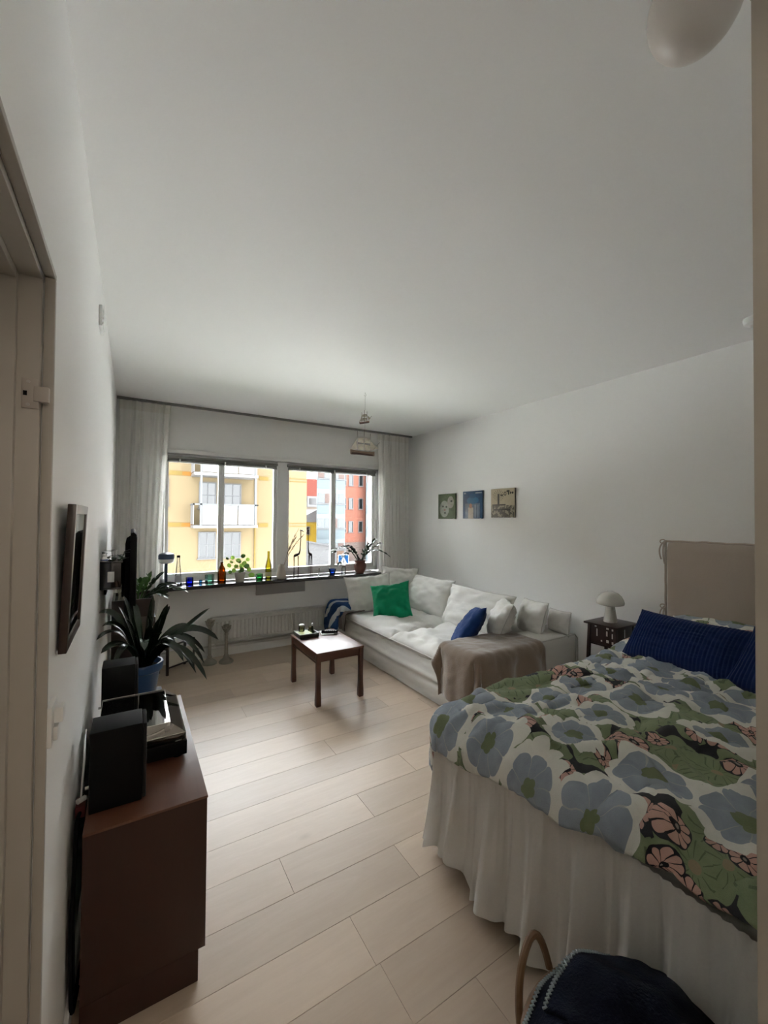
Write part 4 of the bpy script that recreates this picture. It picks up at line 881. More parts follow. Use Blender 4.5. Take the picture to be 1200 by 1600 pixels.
# ================================================================== BEDSIDE TABLE AND LAMP
ns = empty('bedside_table', (3.10, 1.745, 0), 'small dark wooden bedside table with white inlays between sofa and bed', 'table')
M_ns = wood('espresso_wood', (0.018, 0.007, 0.006), (0.038, 0.015, 0.012), 'Z', 0.35)
NX0, NX1, NY0, NY1, NZ = 2.955, 3.245, 1.615, 1.87, 0.71
B('tabletop', M_ns, ns, (NX0, NY0, NZ-0.014, NX1, NY1, NZ), 0.003)
M_inl = plain('white_inlay', (0.62, 0.59, 0.55), 0.35)
ix0, ix1, iy0, iy1 = NX0+0.035, NX1-0.03, NY0+0.03, NY1-0.03
for x, sx in ((ix0, -1), (ix1, 1)):
    for y, sy in ((iy0, -1), (iy1, 1)):
        m = MB(); a = 0.011; fx, fy = x+sx*0.022, y+sy*0.018
        m.add([(fx-a, fy-a, 0), (fx+a, fy-a, 0), (fx+a, fy+a, 0), (fx-a, fy+a, 0), (x-a, y-a, NZ-0.014), (x+a, y-a, NZ-0.014), (x+a, y+a, NZ-0.014), (x-a, y+a, NZ-0.014)], [(3,2,1,0), (4,5,6,7), (0,1,5,4), (1,2,6,5), (2,3,7,6), (3,0,4,7)]); m.build('leg', M_ns, ns, bevel=0.002)
BZ0 = 0.555
pn = {}
pn['w'] = B('side_panel', M_ns, ns, (ix0-0.006, iy0+0.005, BZ0, ix0+0.008, iy1-0.005, NZ-0.015), 0.002); pn['e'] = B('side_panel', M_ns, ns, (ix1-0.008, iy0+0.005, BZ0, ix1+0.006, iy1-0.005, NZ-0.015), 0.002)
pn['s'] = B('side_panel', M_ns, ns, (ix0+0.005, iy0-0.006, BZ0, ix1-0.005, iy0+0.008, NZ-0.015), 0.002); pn['n'] = B('side_panel', M_ns, ns, (ix0+0.005, iy1-0.008, BZ0, ix1-0.005, iy1+0.006, NZ-0.015), 0.002)
B('shelf', M_ns, ns, (ix0-0.012, iy0-0.010, BZ0-0.008, ix1+0.010, iy1+0.010, BZ0+0.004), 0.002)
fx = ix0-0.0075                                            # front face towards the room
for (y, z, w, h) in ((1.66, 0.680, 0.018, 0.014), (1.70, 0.684, 0.018, 0.014), (1.665, 0.635, 0.008, 0.036), (1.705, 0.645, 0.010, 0.036), (1.66, 0.585, 0.018, 0.020), (1.70, 0.590, 0.018, 0.020), (1.745, 0.585, 0.010, 0.012), (1.78, 0.640, 0.007, 0.055), (1.79, 0.684, 0.014, 0.008)):
    B('inlay', M_inl, pn['w'], (fx, y-w/2, z-h/2, fx+0.003, y+w/2, z+h/2), 0)
B('inlay', M_inl, pn['s'], (3.095, iy0-0.0075, 0.615, 3.104, iy0-0.004, 0.675), 0)
M_opal = plain('opal_glass', (0.60, 0.58, 0.53), 0.18, var=0.02)
ml = empty('mushroom_lamp', (3.10, 1.755, NZ), 'cream glass mushroom-shaped table lamp on the bedside table', 'lamp')
lc = (3.10, 1.745, NZ+0.001)
LA('lamp_base', M_opal, ml, [(0.046, 0.0), (0.048, 0.004), (0.044, 0.03), (0.036, 0.08), (0.030, 0.125), (0.029, 0.135)], lc, 32)
LA('lamp_shade', M_opal, ml, [(0.028, 0.126), (0.075, 0.128), (0.092, 0.134), (0.0955, 0.146), (0.090, 0.170), (0.076, 0.196), (0.054, 0.217), (0.028, 0.228), (0.004, 0.231)], lc, 40)
# ================================================================== RECORD SLEEVES
def sleeve(y0, y1, z0, z1, mat, label):
    s = empty('record_sleeve', (XR-0.012, (y0+y1)/2, z0), label, 'record sleeve', 'record sleeves on the right wall')
    MB().box(XR-0.016, y0, z0, XR-0.010, y1, z1).build('sleeve', [mat], s, bevel=0.0006)
    B('spine', M_dark, s, (XR-0.0162, y0-0.003, z0, XR-0.0098, y0+0.0035, z1), 0.0008)
    B('wall_mount', M_cg, s, (XR-0.010, (y0+y1)/2-0.05, z0+0.02, XR-0.0005, (y0+y1)/2+0.05, z0+0.10), 0.001); B('clip', M_white, s, (XR-0.019, y0+0.02, z0-0.004, XR-0.001, y0+0.045, z0+0.004), 0.001)
def uvz(t, y0, y1, z0, z1):
    """position on the sleeve as (u to the right, v up) from object coordinates"""
    c = t.n('ShaderNodeTexCoord'); s = t.n('ShaderNodeSeparateXYZ'); t.set(s.inputs[0], c.outputs['Object']); h = (y1-y0)
    u = t.math('SUBTRACT', 0.5, t.math('DIVIDE', s.outputs[1], h)); v = t.math('DIVIDE', s.outputs[2], z1-z0); return u, v
def inbox(t, u, v, a, b, c, d):
    return t.math('MULTIPLY', t.math('MULTIPLY', t.math('GREATER_THAN', u, a), t.math('LESS_THAN', u, b)), t.math('MULTIPLY', t.math('GREATER_THAN', v, c), t.math('LESS_THAN', v, d)))
def ell(t, u, v, cx, cy, rx, ry):
    a = t.math('DIVIDE', t.math('SUBTRACT', u, cx), rx); b_ = t.math('DIVIDE', t.math('SUBTRACT', v, cy), ry)
    return t.math('LESS_THAN', t.math('ADD', t.math('MULTIPLY', a, a), t.math('MULTIPLY', b_, b_)), 1.0)
S1 = (3.665, 3.985, 1.482, 1.786); t = NT('sleeve_green'); u, v = uvz(t, *S1); n1 = t.noise(t.coord('Object'), 22, 4)
c = t.mix(n1, (0.035, 0.060, 0.030), (0.16, 0.21, 0.10)); 
c = t.mix(ell(t, u, v, 0.36, 0.40, 0.27, 0.33), c, t.mix(n1, (0.16, 0.19, 0.13), (0.52, 0.54, 0.46))); c = t.mix(ell(t, u, v, 0.72, 0.66, 0.18, 0.24), c, t.mix(n1, (0.20, 0.18, 0.14), (0.48, 0.46, 0.40)))
for q in ((0.28, 0.50), (0.48, 0.48), (0.40, 0.24), (0.76, 0.70)): c = t.mix(ell(t, u, v, q[0], q[1], 0.055, 0.04), c, (0.05, 0.06, 0.05))
c = t.mix(ell(t, u, v, 0.38, 0.36, 0.05, 0.035), c, (0.3, 0.14, 0.11)); t.pb(c, 0.35); sleeve(*S1, t.m, 'green record sleeve with pale shapes, the one nearest the window')
S2 = (3.225, 3.540, 1.488, 1.797); t = NT('sleeve_blue'); u, v = uvz(t, *S2); n1 = t.noise(t.coord('Object'), 24, 4)
c = t.mix(n1, (0.008, 0.030, 0.080), (0.035, 0.115, 0.24)); c = t.mix(inbox(t, u, v, 0.12, 0.86, 0.0, 0.55), c, t.mix(n1, (0.03, 0.06, 0.11), (0.22, 0.27, 0.33)))
c = t.mix(ell(t, u, v, 0.5, 0.66, 0.30, 0.13), c, (0.025, 0.13, 0.25)); c = t.mix(ell(t, u, v, 0.5, 0.82, 0.17, 0.08), c, (0.02, 0.09, 0.19))
c = t.mix(inbox(t, u, v, 0.28, 0.54, 0.0, 0.40), c, t.mix(n1, (0.36, 0.29, 0.22), (0.62, 0.55, 0.46))); c = t.mix(ell(t, u, v, 0.40, 0.46, 0.07, 0.09), c, (0.42, 0.20, 0.13)); c = t.mix(inbox(t, u, v, 0.60, 0.66, 0.03, 0.5), c, (0.30, 0.34, 0.38)); c = t.mix(inbox(t, u, v, 0.74, 0.79, 0.03, 0.5), c, (0.22, 0.27, 0.33))
c = t.mix(inbox(t, u, v, 0.64, 0.95, 0.905, 0.945), c, (0.42, 0.46, 0.50)); c = t.mix(inbox(t, u, v, 0.05, 0.16, 0.90, 0.96), c, (0.3, 0.34, 0.38)); t.pb(c, 0.3); sleeve(*S2, t.m, 'blue record sleeve with pavilion and pale figure, middle of the three')
S3 = (2.785, 3.105, 1.500, 1.800); t = NT('sleeve_cream'); u, v = uvz(t, *S3); n1 = t.noise(t.coord('Object'), 30, 4)
c = t.mix(n1, (0.42, 0.36, 0.24), (0.56, 0.49, 0.35)); ink = (0.035, 0.030, 0.022)
c = t.mix(inbox(t, u, v, 0.0, 0.97, 0.0, 0.42), c, t.mix(t.math('GREATER_THAN', n1, 0.52), (0.09, 0.08, 0.06), (0.34, 0.30, 0.22)))
c = t.mix(inbox(t, u, v, 0.28, 0.36, 0.42, 0.82), c, ink)
rad_ = t.math('ABSOLUTE', t.math('SINE', t.math('MULTIPLY', t.math('ARCTAN2', t.math('SUBTRACT', v, 0.72), t.math('SUBTRACT', u, 0.32)), 9.0)))
c = t.mix(t.math('MULTIPLY', ell(t, u, v, 0.32, 0.76, 0.24, 0.20), t.math('LESS_THAN', rad_, 0.3)), c, ink)
c = t.mix(inbox(t, u, v, 0.05, 0.62, 0.42, 0.46), c, ink); c = t.mix(inbox(t, u, v, 0.1, 0.8, 0.25, 0.29), c, ink)
for q in ((0.46, 0.77, 0.06, 0.03), (0.60, 0.82, 0.055, 0.07), (0.72, 0.90, 0.07, 0.035), (0.74, 0.83, 0.03, 0.06), (0.82, 0.84, 0.03, 0.04), (0.90, 0.84, 0.04, 0.035)): c = t.mix(ell(t, u, v, *q), c, ink)
c = t.mix(ell(t, u, v, 0.60, 0.82, 0.028, 0.04), c, (0.48, 0.42, 0.3)); t.pb(c, 0.4); sleeve(*S3, t.m, 'cream record sleeve with dark tree and lettering, the one nearest the bed')
# ================================================================== SHIP MOBILE
M_hull = plain('ship_hull_pale_wood', (0.30, 0.20, 0.15), 0.5); M_keel = plain('ship_keel_dark', (0.06, 0.018, 0.014), 0.4); M_sail = sheer('sail_cloth', (0.42, 0.38, 0.31), 0.25); M_mast = plain('ship_mast', (0.10, 0.06, 0.04), 0.5)
mob = empty('ship_mobile', (1.765, 3.2, 2.05), 'hanging mobile of two model sailing ships below the ceiling', 'mobile')
MXc, MYc = 1.765, 3.20
TU('hook', M_steel, mob, [(MXc, MYc, CZ), (MXc, MYc, CZ-0.012)] + [(MXc+0.010*math.sin(a), MYc, CZ-0.022+0.010*math.cos(a)) for a in [k*PI/6 for k in range(0, 10)]], 0.0018, 6)
TU('string', M_mast, mob, [(MXc, MYc, CZ-0.03), (MXc, MYc, 2.45)], 0.0008, 5); TU('string', M_mast, mob, [(MXc, MYc, 2.325), (MXc, MYc, 2.26)], 0.0008, 5)
def ship(c, L, ang, hm, masts):
    Mx = Matrix.Translation(c) @ Matrix.Rotation(ang, 4, 'Z'); m = MB(); n = 12; vs = []; fs = []
    for k in range(n+1):
        t = k/n; x = (t-0.5)*L; w = L*0.10*math.sin(PI*min(1, 0.12+t*0.88))**0.6*(1 if t < 0.97 else 0.3); sh_ = L*0.05*(2*t-1)**2; hgt = L*0.13
        vs += [Mx @ Vector((x, -w, sh_)), Mx @ Vector((x, -w*0.7, -hgt*0.6+sh_*0.4)), Mx @ Vector((x, 0, -hgt)), Mx @ Vector((x, w*0.7, -hgt*0.6+sh_*0.4)), Mx @ Vector((x, w, sh_))]
        if k: a = (k-1)*5; fs += [(a+i, a+i+1, a+i+6, a+i+5) for i in range(4)] + [(a+4, a, a+5, a+9)]
    fs += [(0, 1, 2, 3, 4), tuple(n*5+i for i in range(5))]
    h = m.add(vs, fs).build('hull', M_hull, mob); h.data.materials.append(M_keel)
    K = MB(); K.grid(lambda u, v: tuple(Mx @ Vector(((u-0.5)*L*0.94, L*0.074*math.sin(PI*min(1, 0.14+u*0.86))**0.6*(2*v-1), -L*0.07-L*0.065*(1-(2*v-1)**2)))), 10, 6); K.build('keel', M_keel, h, solid=0.002)
    for xm, hh in masts:
        TU('mast', M_mast, h, [Mx @ Vector((xm*L, 0, -0.01)), Mx @ Vector((xm*L, 0, hh*hm))], 0.0018, 6)
    TU('bowsprit', M_mast, h, [Mx @ Vector((L*0.44, 0, 0.02*L/0.2)), Mx @ Vector((L*0.72, 0, 0.07*L/0.2*1.2))], 0.0016, 6)
    for k in range(len(masts)-1):
        (xa, ha), (xb, hb_) = masts[k], masts[k+1]
        for (z0_, z1_) in ((0.08, 0.36), (0.42, 0.66)):
            MB().grid(lambda u, v: tuple(Mx @ Vector(((xa+0.02+(xb-xa-0.04)*u)*L, 0.010*math.sin(PI*u)*math.sin(PI*v), hm*(z0_+(z1_-z0_)*v*(ha+(hb_-ha)*u)/max(ha, hb_))))), 5, 5).build('sail', M_sail, h, ang=180, recalc=False)
    (xa, ha) = masts[0]; MB().grid(lambda u, v: tuple(Mx @ Vector(((xa-0.02-(0.26*u)*(1-v))*L, 0.008*math.sin(PI*v), hm*(0.08+0.50*v)))), 4, 5).build('sail', M_sail, h, ang=180, recalc=False)
    (xb, hb_) = masts[-1]; MB().grid(lambda u, v: tuple(Mx @ Vector(((xb+0.03+(0.32*u)*(1-v))*L, 0.008*math.sin(PI*v), hm*(0.10+0.12*u*(1-v)+0.42*v)))), 4, 5).build('sail', M_sail, h, ang=180, recalc=False)
ship((MXc-0.005, MYc, 2.345), 0.105, math.radians(-62), 0.105, ((-0.28, 0.85), (0.0, 1.0), (0.25, 0.85)))
ship((MXc-0.02, MYc, 2.075), 0.235, math.radians(-4), 0.19, ((-0.22, 0.95), (0.06, 1.05), (0.32, 0.9)))
# ================================================================== BASKET AND KNITTED BLANKET
M_rat = wood('rattan', (0.13, 0.07, 0.035), (0.25, 0.145, 0.08), 'Z', 0.5, 3)
bc = Vector((0.925, 0.52, 0)); ba, bb = 0.20, 0.165
bs = empty('rattan_basket', bc, 'rattan basket with loop handle on the floor at the bed foot', 'basket')
LA('basket_floor', M_rat, bs, [(0.80, 0.0), (0.80, 0.012)], bc, 36, sx=ba, sy=bb)
for k in range(17):
    z = 0.012+k*0.0165; s = 0.80+0.2*math.sin(min(1, z/0.26)*PI/2)
    TU('weave_ring', M_rat, bs, [(bc.x+ba*s*(1+0.018*(-1)**(i+k))*math.cos(2*PI*i/40), bc.y+bb*s*(1+0.018*(-1)**(i+k))*math.sin(2*PI*i/40), z+0.006) for i in range(40)], 0.0075, 6, closed=True)
for i in range(20):
    a = 2*PI*(i+0.5)/20; TU('stake', M_rat, bs, [(bc.x+ba*(0.80+0.2*math.sin(min(1, z/0.26)*PI/2))*math.cos(a), bc.y+bb*(0.80+0.2*math.sin(min(1, z/0.26)*PI/2))*math.sin(a), z) for z in (0.004, 0.08, 0.16, 0.24, 0.295)], 0.0045, 6)
TU('rim', M_rat, bs, [(bc.x+ba*1.01*math.cos(2*PI*i/40), bc.y+bb*1.01*math.sin(2*PI*i/40), 0.295) for i in range(40)], 0.011, 8, closed=True)
# loop handle at the side towards the window
hp_ = []
for q0, q1, q2 in (((0.835, 0.690, 0.20), (0.835, 0.715, 0.33), (0.905, 0.725, 0.375)), ((0.905, 0.725, 0.375), (0.950, 0.730, 0.400), (0.955, 0.700, 0.30))):
    hp_ += bez(q0, q1, q2, 9)[(1 if hp_ else 0):]
TU('handle', M_rat, bs, hp_, 0.0095, 8)
M_knit = fabric('navy_knit', (0.0022, 0.0055, 0.019), (0.001, 0.003, 0.011), weave=150, bump=0.8, sheen=0.0)
M_edge = fabric('pale_blue_yarn', (0.34, 0.40, 0.42), weave=200)
def heap(u, v):
    x = (u-0.5)*2; y = (v-0.5)*2; r = max(abs(x), abs(y)); q = math.hypot(x, y); k = r/q if q > 1e-6 else 1
    k = 0.62*k + 0.38*0.86; X, Y = x*k, y*k                 # square towards disc
    d = math.hypot(X, Y)
    z = 0.385 - 0.035*d**2 - 0.10*max(0, d-0.55)**1.2 + 0.026*nz(X, Y, 1.3, 2.2) + 0.010*nz(X, Y, 4.3, 5)
    s = 0.235*(1+0.05*nz(X, Y, 2, 2))
    return Vector((bc.x+0.020+X*s*1.0, bc.y-0.045+Y*s*0.92, z))
kb = empty('knitted_blanket', (bc.x, bc.y, 0.30), 'dark navy knitted blanket with pale stitched edge heaped in the basket', 'blanket')
MB().grid(heap, 44, 44).build('cloth', M_knit, kb, ang=180, recalc=False, solid=0.03)
# folded second layer with stitched border
def flap(u, v):
    p = heap(0.20+0.70*u, 0.30+0.62*v); return p + Vector((0, 0, 0.012+0.010*math.sin(PI*u)))
MB().grid(flap, 26, 26).build('fold', M_knit, kb, ang=180, recalc=False, solid=0.02)
def stitches(pts, nm):
    m = MB()
    for k in range(len(pts)-1):
        a, b_ = pts[k], pts[k+1]; mid = (a+b_)/2; d = (b_-a); out = Vector((d.y, -d.x, 0)); out = out.normalized()*0.008 if out.length > 0 else out
        m.tube([a, mid+out+Vector((0, 0, 0.004)), b_], 0.0029, 5)
    m.build(nm, M_edge, kb)
e1 = [heap(0.0, i/46)+Vector((-0.002, 0, 0.002)) for i in range(47)] + [heap(i/46, 1.0)+Vector((0, 0.002, 0.002)) for i in range(1, 47)]; stitches(e1, 'stitched_edge')
e2 = [flap(0.0, 1-i/30)+Vector((-0.002, 0, 0.002)) for i in range(31)]; stitches([flap(i/30, 1.0)+Vector((0, 0.002, 0.003)) for i in range(31)], 'stitched_edge')
random.seed(2); fm = MB()
for i in range(26):
    p = heap(random.uniform(0.0, 0.05), random.uniform(0.55, 0.85)); fm.tube([p, p+Vector((random.uniform(-0.03, -0.005), random.uniform(-0.01, 0.03), random.uniform(-0.025, 0.02)))], 0.002, 4)
fm.build('fringe', M_knit, kb)
# ================================================================== THINGS ON THE SILL
SZ = 0.8005
lam = empty('desk_lamp', (0.290, 4.465, SZ), 'dark blue and white mushroom-headed lamp on the sill by the curtain', 'lamp')
M_lblue = plain('lamp_blue_metal', (0.022, 0.048, 0.10), 0.3)
lc = (0.290, 4.465, SZ); LA('base', M_lblue, lam, [(0.036, 0), (0.036, 0.010), (0.014, 0.016)], lc, 28); LA('pole', M_lblue, lam, [(0.0125, 0.014), (0.0125, 0.245)], lc, 16)
LA('diffuser', plain('lamp_diffuser', (0.75, 0.75, 0.73), 0.4), lam, [(0.045, 0.232), (0.064, 0.242), (0.069, 0.262), (0.069, 0.276)], lc, 32); LA('lamp_head', M_lblue, lam, [(0.070, 0.274), (0.071, 0.306), (0.063, 0.322), (0.03, 0.334), (0.003, 0.338)], lc, 32)
gb = gthing('water_bottle', 'tall clear glass bottle with black cap beside the lamp on the sill', 'bottle', (0.405, 4.58, SZ))
c0 = (0.405, 4.58, SZ); vessel('x', M_cg, gb, [(0.031, 0), (0.034, 0.008), (0.028, 0.09), (0.019, 0.19), (0.014, 0.24), (0.014, 0.275)], c0, 0.0025); LA('cap', M_dark, gb, [(0.0155, 0.272), (0.0155, 0.292), (0.012, 0.294)], c0, 18); LA('label_band', plain('grey_label', (0.42, 0.43, 0.44), 0.5), gb, [(0.0332, 0.022), (0.0285, 0.09)], c0, 24, cap=False)
def votive(name, label, x, y, r0, r1, h, tint, sq=False, cat='candle holder', fn=None, wall=0.004):
    e = gthing(name, label, cat, (x, y, SZ), 'coloured glass on the sill'); vessel('x', clear(name+'_glass', tint, 1.2), e, [(r0*0.9, 0), (r0, 0.005), (r1, h)], (x, y, SZ+0.0005), wall, 28, 'glass_body')
    LA('glass_foot', clear(name+'_foot', tint, 1.0), e, [(r0*0.85, 0.004), (r0*0.85, 0.010)], (x, y, SZ+0.0005), 20); return e
votive('cobalt_votive', 'deep cobalt blue glass candle holder on the sill', 0.50, 4.50, 0.036, 0.036, 0.075, (0.04, 0.07, 0.90))
votive('sky_blue_votive', 'tiny light blue glass cup between the cobalt and mint glasses', 0.602, 4.50, 0.014, 0.0155, 0.045, (0.10, 0.45, 0.80))
mv = gthing('mint_vase', 'ribbed mint green glass holder beside the amber bottle', 'candle holder', (0.688, 4.51, SZ), 'coloured glass on the sill')
pr_ = [(0.034, 0), (0.040, 0.006), (0.041, 0.05), (0.042, 0.092)]; MB().lathe(pr_ + [(r-0.006, z+(0.006 if k == 0 else 0)) for k, (r, z) in enumerate(pr_)][::-1], (0.688, 4.51, SZ), 40, fn=lambda a, k: 1+0.10*math.cos(6*a)).build('glass_body', clear('mint_glass', (0.42, 0.83, 0.68), 1.2), mv)
LA('glass_foot', clear('mint_foot', (0.45, 0.85, 0.7), 1.0), mv, [(0.033, 0.003), (0.033, 0.010)], (0.688, 4.51, SZ), 20)
am_ = gthing('amber_bottle', 'amber brown glass bottle on the sill next to the round-leaved plant', 'bottle', (0.803, 4.50, SZ)); c0 = (0.803, 4.50, SZ+0.0005)
vessel('x', clear('amber_glass', (0.62, 0.17, 0.006), 1.2), am_, [(0.038, 0), (0.042, 0.008), (0.042, 0.11), (0.036, 0.145), (0.016, 0.18), (0.013, 0.195), (0.013, 0.212)], c0, 0.003, 32, 'glass_body'); LA('lip', clear('amber_lip', (0.30, 0.09, 0.004), 1.0), am_, [(0.0155, 0.205), (0.0155, 0.215), (0.013, 0.2165)], c0, 18)
pt = gthing('white_plant_pot', 'off-white tapered pot under the round-leaved plant on the sill', 'pot', (0.99, 4.50, SZ)); c0 = (0.985, 4.50, SZ+0.0005)
vessel('x', plain('pot_offwhite', (0.50, 0.48, 0.44), 0.6), pt, [(0.040, 0), (0.042, 0.004), (0.056, 0.090), (0.057, 0.098)], c0, 0.005, 30, 'pot_body'); LA('soil', bpy.data.materials['soil'], pt, [(0.050, 0.078), (0.0505, 0.084)], c0, 22)
pil = gthing('round_leaf_plant', 'light green round-leaved plant in the off-white pot', 'plant', (0.985, 4.50, SZ+0.08))
random.seed(31)
LP = [(1.003, 1.075, .024), (0.912, 1.055, .022), (0.869, 0.98, .024), (0.89, 0.905, .022), (1.064, 1.03, .022), (1.012, 0.96, .028), (1.065, 0.955, .030), (1.10, 0.865, .032), (0.958, 1.03, .024), (0.855, 1.05, .018), (0.94, 0.965, .024), (1.04, 0.99, .026), (0.985, 1.01, .022), (1.085, 0.92, .028), (0.925, 0.92, .024), (1.0, 0.925, .026), (0.90, 1.01, .02)]
for k, (x, z, r) in enumerate(LP):
    y = 4.50+random.uniform(-0.06, 0.05); m = MB(); round_leaf(m, (x, y, z), (random.uniform(-0.5, 0.5), -0.8, random.uniform(0.2, 0.8)), r); m.tube(bez((0.985, 4.50, SZ+0.084), ((x+0.985)/2, y, z+0.02), (x, y, z), 6), 0.0013, 5); m.build('leaf', M_leafl if k % 3 else M_leafm, pil, recalc=False)
votive('green_cup', 'small emerald green glass cup on the sill beside the tall bottle', 1.19, 4.50, 0.036, 0.040, 0.068, (0.08, 0.52, 0.16), cat='cup')
yb = gthing('wine_bottle', 'tall slender yellow-green glass bottle on the sill', 'bottle', (1.287, 4.50, SZ)); c0 = (1.287, 4.50, SZ+0.0005)
vessel('x', clear('yellow_green_glass', (0.62, 0.60, 0.10), 1.2), yb, [(0.031, 0), (0.034, 0.006), (0.034, 0.14), (0.024, 0.19), (0.013, 0.24), (0.0125, 0.31)], c0, 0.003, 30, 'glass_body'); LA('label_band', plain('paper_label', (0.55, 0.52, 0.33), 0.6), yb, [(0.0345, 0.035), (0.0345, 0.085)], c0, 28, cap=False)
vs_ = gthing('stone_vase', 'beige body-shaped ceramic vase on the sill in front of the mullion', 'vase', (1.43, 4.49, SZ)); c0 = (1.43, 4.49, SZ+0.0005)
vessel('x', plain('beige_ceramic', (0.47, 0.42, 0.36), 0.7, var=0.05), vs_, [(0.040, 0), (0.047, 0.010), (0.052, 0.045), (0.045, 0.085), (0.039, 0.105), (0.040, 0.125), (0.028, 0.150), (0.026, 0.160)], c0, 0.005, 36, 'vase_body')
pam = gthing('pampas_grass', 'two dry feathery grass plumes standing in the beige vase', 'dried grass', (1.43, 4.49, SZ+0.01))
M_pam = plain('pampas', (0.36, 0.29, 0.22), 0.9)
for k, tp in enumerate(((1.618, 4.50, 1.335), (1.665, 4.47, 1.275), (1.60, 4.52, 1.25))):
    P = bez((1.43, 4.49, SZ+0.012), (1.47, 4.49, 1.08), tp, 16); m = MB(); m.tube(P, 0.0018, 5)
    for q in range(60):
        t = 0.45+0.55*random.random(); i = min(15, int(t*16)); p = P[i].lerp(P[i+1], t*16-i); d = (P[i+1]-P[i]).normalized(); w = 0.020*math.sin(PI*min(1, (t-0.4)/0.62))
        m.tube([p, p+d*0.035+Vector((random.uniform(-1, 1)*w, random.uniform(-1, 1)*w, 0))], 0.0012, 3)
    m.build('plume', M_pam, pam)
M_gir = plain('dark_bronze', (0.055, 0.040, 0.032), 0.4, metal=0.6)
def giraffe(x, y, h, s, label):
    g = gthing('giraffe_figurine', label, 'figurine', (x, y, SZ), 'metal giraffes on the sill'); b0 = Vector((x, y, SZ))
    def p(a, z, o=0): return b0 + Vector((a*s, o, z))
    zb = h*0.46
    m = MB(); m.tube([p(-0.045, zb-0.012), p(-0.03, zb), p(0.0, zb+0.012), p(0.022, zb+0.022)], [0.007, 0.016, 0.017, 0.010], 10); m.build('body', M_gir, g)
    TU('neck', M_gir, g, [p(0.018, zb+0.015), p(0.030, zb+0.06), p(0.036, h*0.80), p(0.036, h-0.015)], [0.011, 0.0065, 0.005, 0.005], 8)
    hd = MB(); hd.tube([p(0.028, h-0.010), p(0.045, h-0.008), p(0.070, h-0.022)], [0.006, 0.008, 0.004], 8); hd.tube([p(0.032, h-0.004), p(0.028, h+0.010)], 0.002, 5); hd.build('head', M_gir, g)
    for a, o, b_ in ((-0.042, -0.010, -0.05), (-0.040, 0.010, -0.034), (0.006, -0.010, 0.0), (0.010, 0.010, 0.018)): TU('leg', M_gir, g, [p(a, zb-0.005, o), p((a+b_)/2+0.002, zb*0.5, o), p(b_, 0.0, o)], [0.005, 0.0035, 0.003], 6)
giraffe(1.615, 4.49, 0.545, 1.0, 'metal giraffe figurine facing right, the left of the two on the sill'); giraffe(1.765, 4.50, 0.55, -0.55, 'metal giraffe figurine, the right of the two on the sill')
tp_ = gthing('glass_stopper', 'small clear stacked-ball glass ornament on the sill', 'ornament', (1.885, 4.50, SZ)); LA('glass_body', M_cg, tp_, [(0.020, 0), (0.020, 0.005), (0.006, 0.012), (0.013, 0.028), (0.005, 0.042), (0.010, 0.056), (0.004, 0.068), (0.008, 0.080), (0.002, 0.090)], (1.885, 4.50, SZ+0.0005), 20); LA('ball', plain('brown_ball', (0.12, 0.07, 0.05), 0.3), tp_, [(0.002, 0.070), (0.009, 0.078), (0.002, 0.087)], (1.885, 4.50, SZ+0.002), 14)
votive('blue_bowl', 'round blue glass bowl with white rim on the sill', 2.05, 4.49, 0.030, 0.046, 0.072, (0.06, 0.20, 0.80), cat='bowl'); e = bpy.data.objects['blue_bowl']; LA('rim_band', clear('blue_bowl_rim', (0.72, 0.80, 0.95), 1.5), e, [(0.0462, 0.066), (0.048, 0.086), (0.045, 0.086)], (2.05, 4.49, SZ), 28, cap=False)
sb = gthing('spice_jar', 'small clear glass jar with grey lid on the sill left of the terracotta pot', 'jar', (2.205, 4.50, SZ)); vessel('x', M_cg, sb, [(0.026, 0), (0.028, 0.005), (0.028, 0.075), (0.022, 0.083)], (2.205, 4.50, SZ+0.0005)); LA('lid', plain('dull_lid', (0.20, 0.17, 0.16), 0.5), sb, [(0.024, 0.083), (0.025, 0.085), (0.025, 0.106), (0.023, 0.108)], (2.205, 4.50, SZ+0.0005), 22)
M_terra = plain('terracotta_glaze', (0.13, 0.045, 0.030), 0.45, var=0.2, scale=25)
tp2 = gthing('terracotta_pot', 'round brown terracotta pot at the right end of the sill', 'pot', (2.425, 4.49, SZ)); c0 = (2.425, 4.49, SZ+0.0005)
vessel('x', M_terra, tp2, [(0.044, 0), (0.050, 0.006), (0.068, 0.045), (0.078, 0.085), (0.073, 0.120), (0.062, 0.135), (0.076, 0.150), (0.077, 0.160)], c0, 0.006, 36, 'pot_body'); LA('soil', bpy.data.materials['soil'], tp2, [(0.055, 0.125), (0.058, 0.130)], c0, 22)
z2 = gthing('zamioculcas', 'dark glossy plant with arching stems in the terracotta pot on the sill', 'plant', (2.425, 4.49, SZ+0.12))
for k, (tp, n, sg) in enumerate((((2.60, 4.45, 1.19), 6, 0.06), ((2.66, 4.42, 1.15), 6, 0.08), ((2.77, 4.40, 1.02), 6, 0.20), ((2.06, 4.44, 1.10), 7, 0.20), ((2.22, 4.42, 1.14), 6, 0.12), ((2.50, 4.43, 1.15), 5, 0.04), ((2.12, 4.42, 0.96), 5, 0.26), ((2.56, 4.55, 1.10), 5, 0.06), ((2.33, 4.50, 1.10), 5, 0.05))):
    m = MB(); zz_stem(m, (2.425+0.02*math.cos(k), 4.49+0.02*math.sin(k), SZ+0.13), tp, n, 0.062, 0.032, sg, 40+k); m.build('frond', M_leafd, z2)
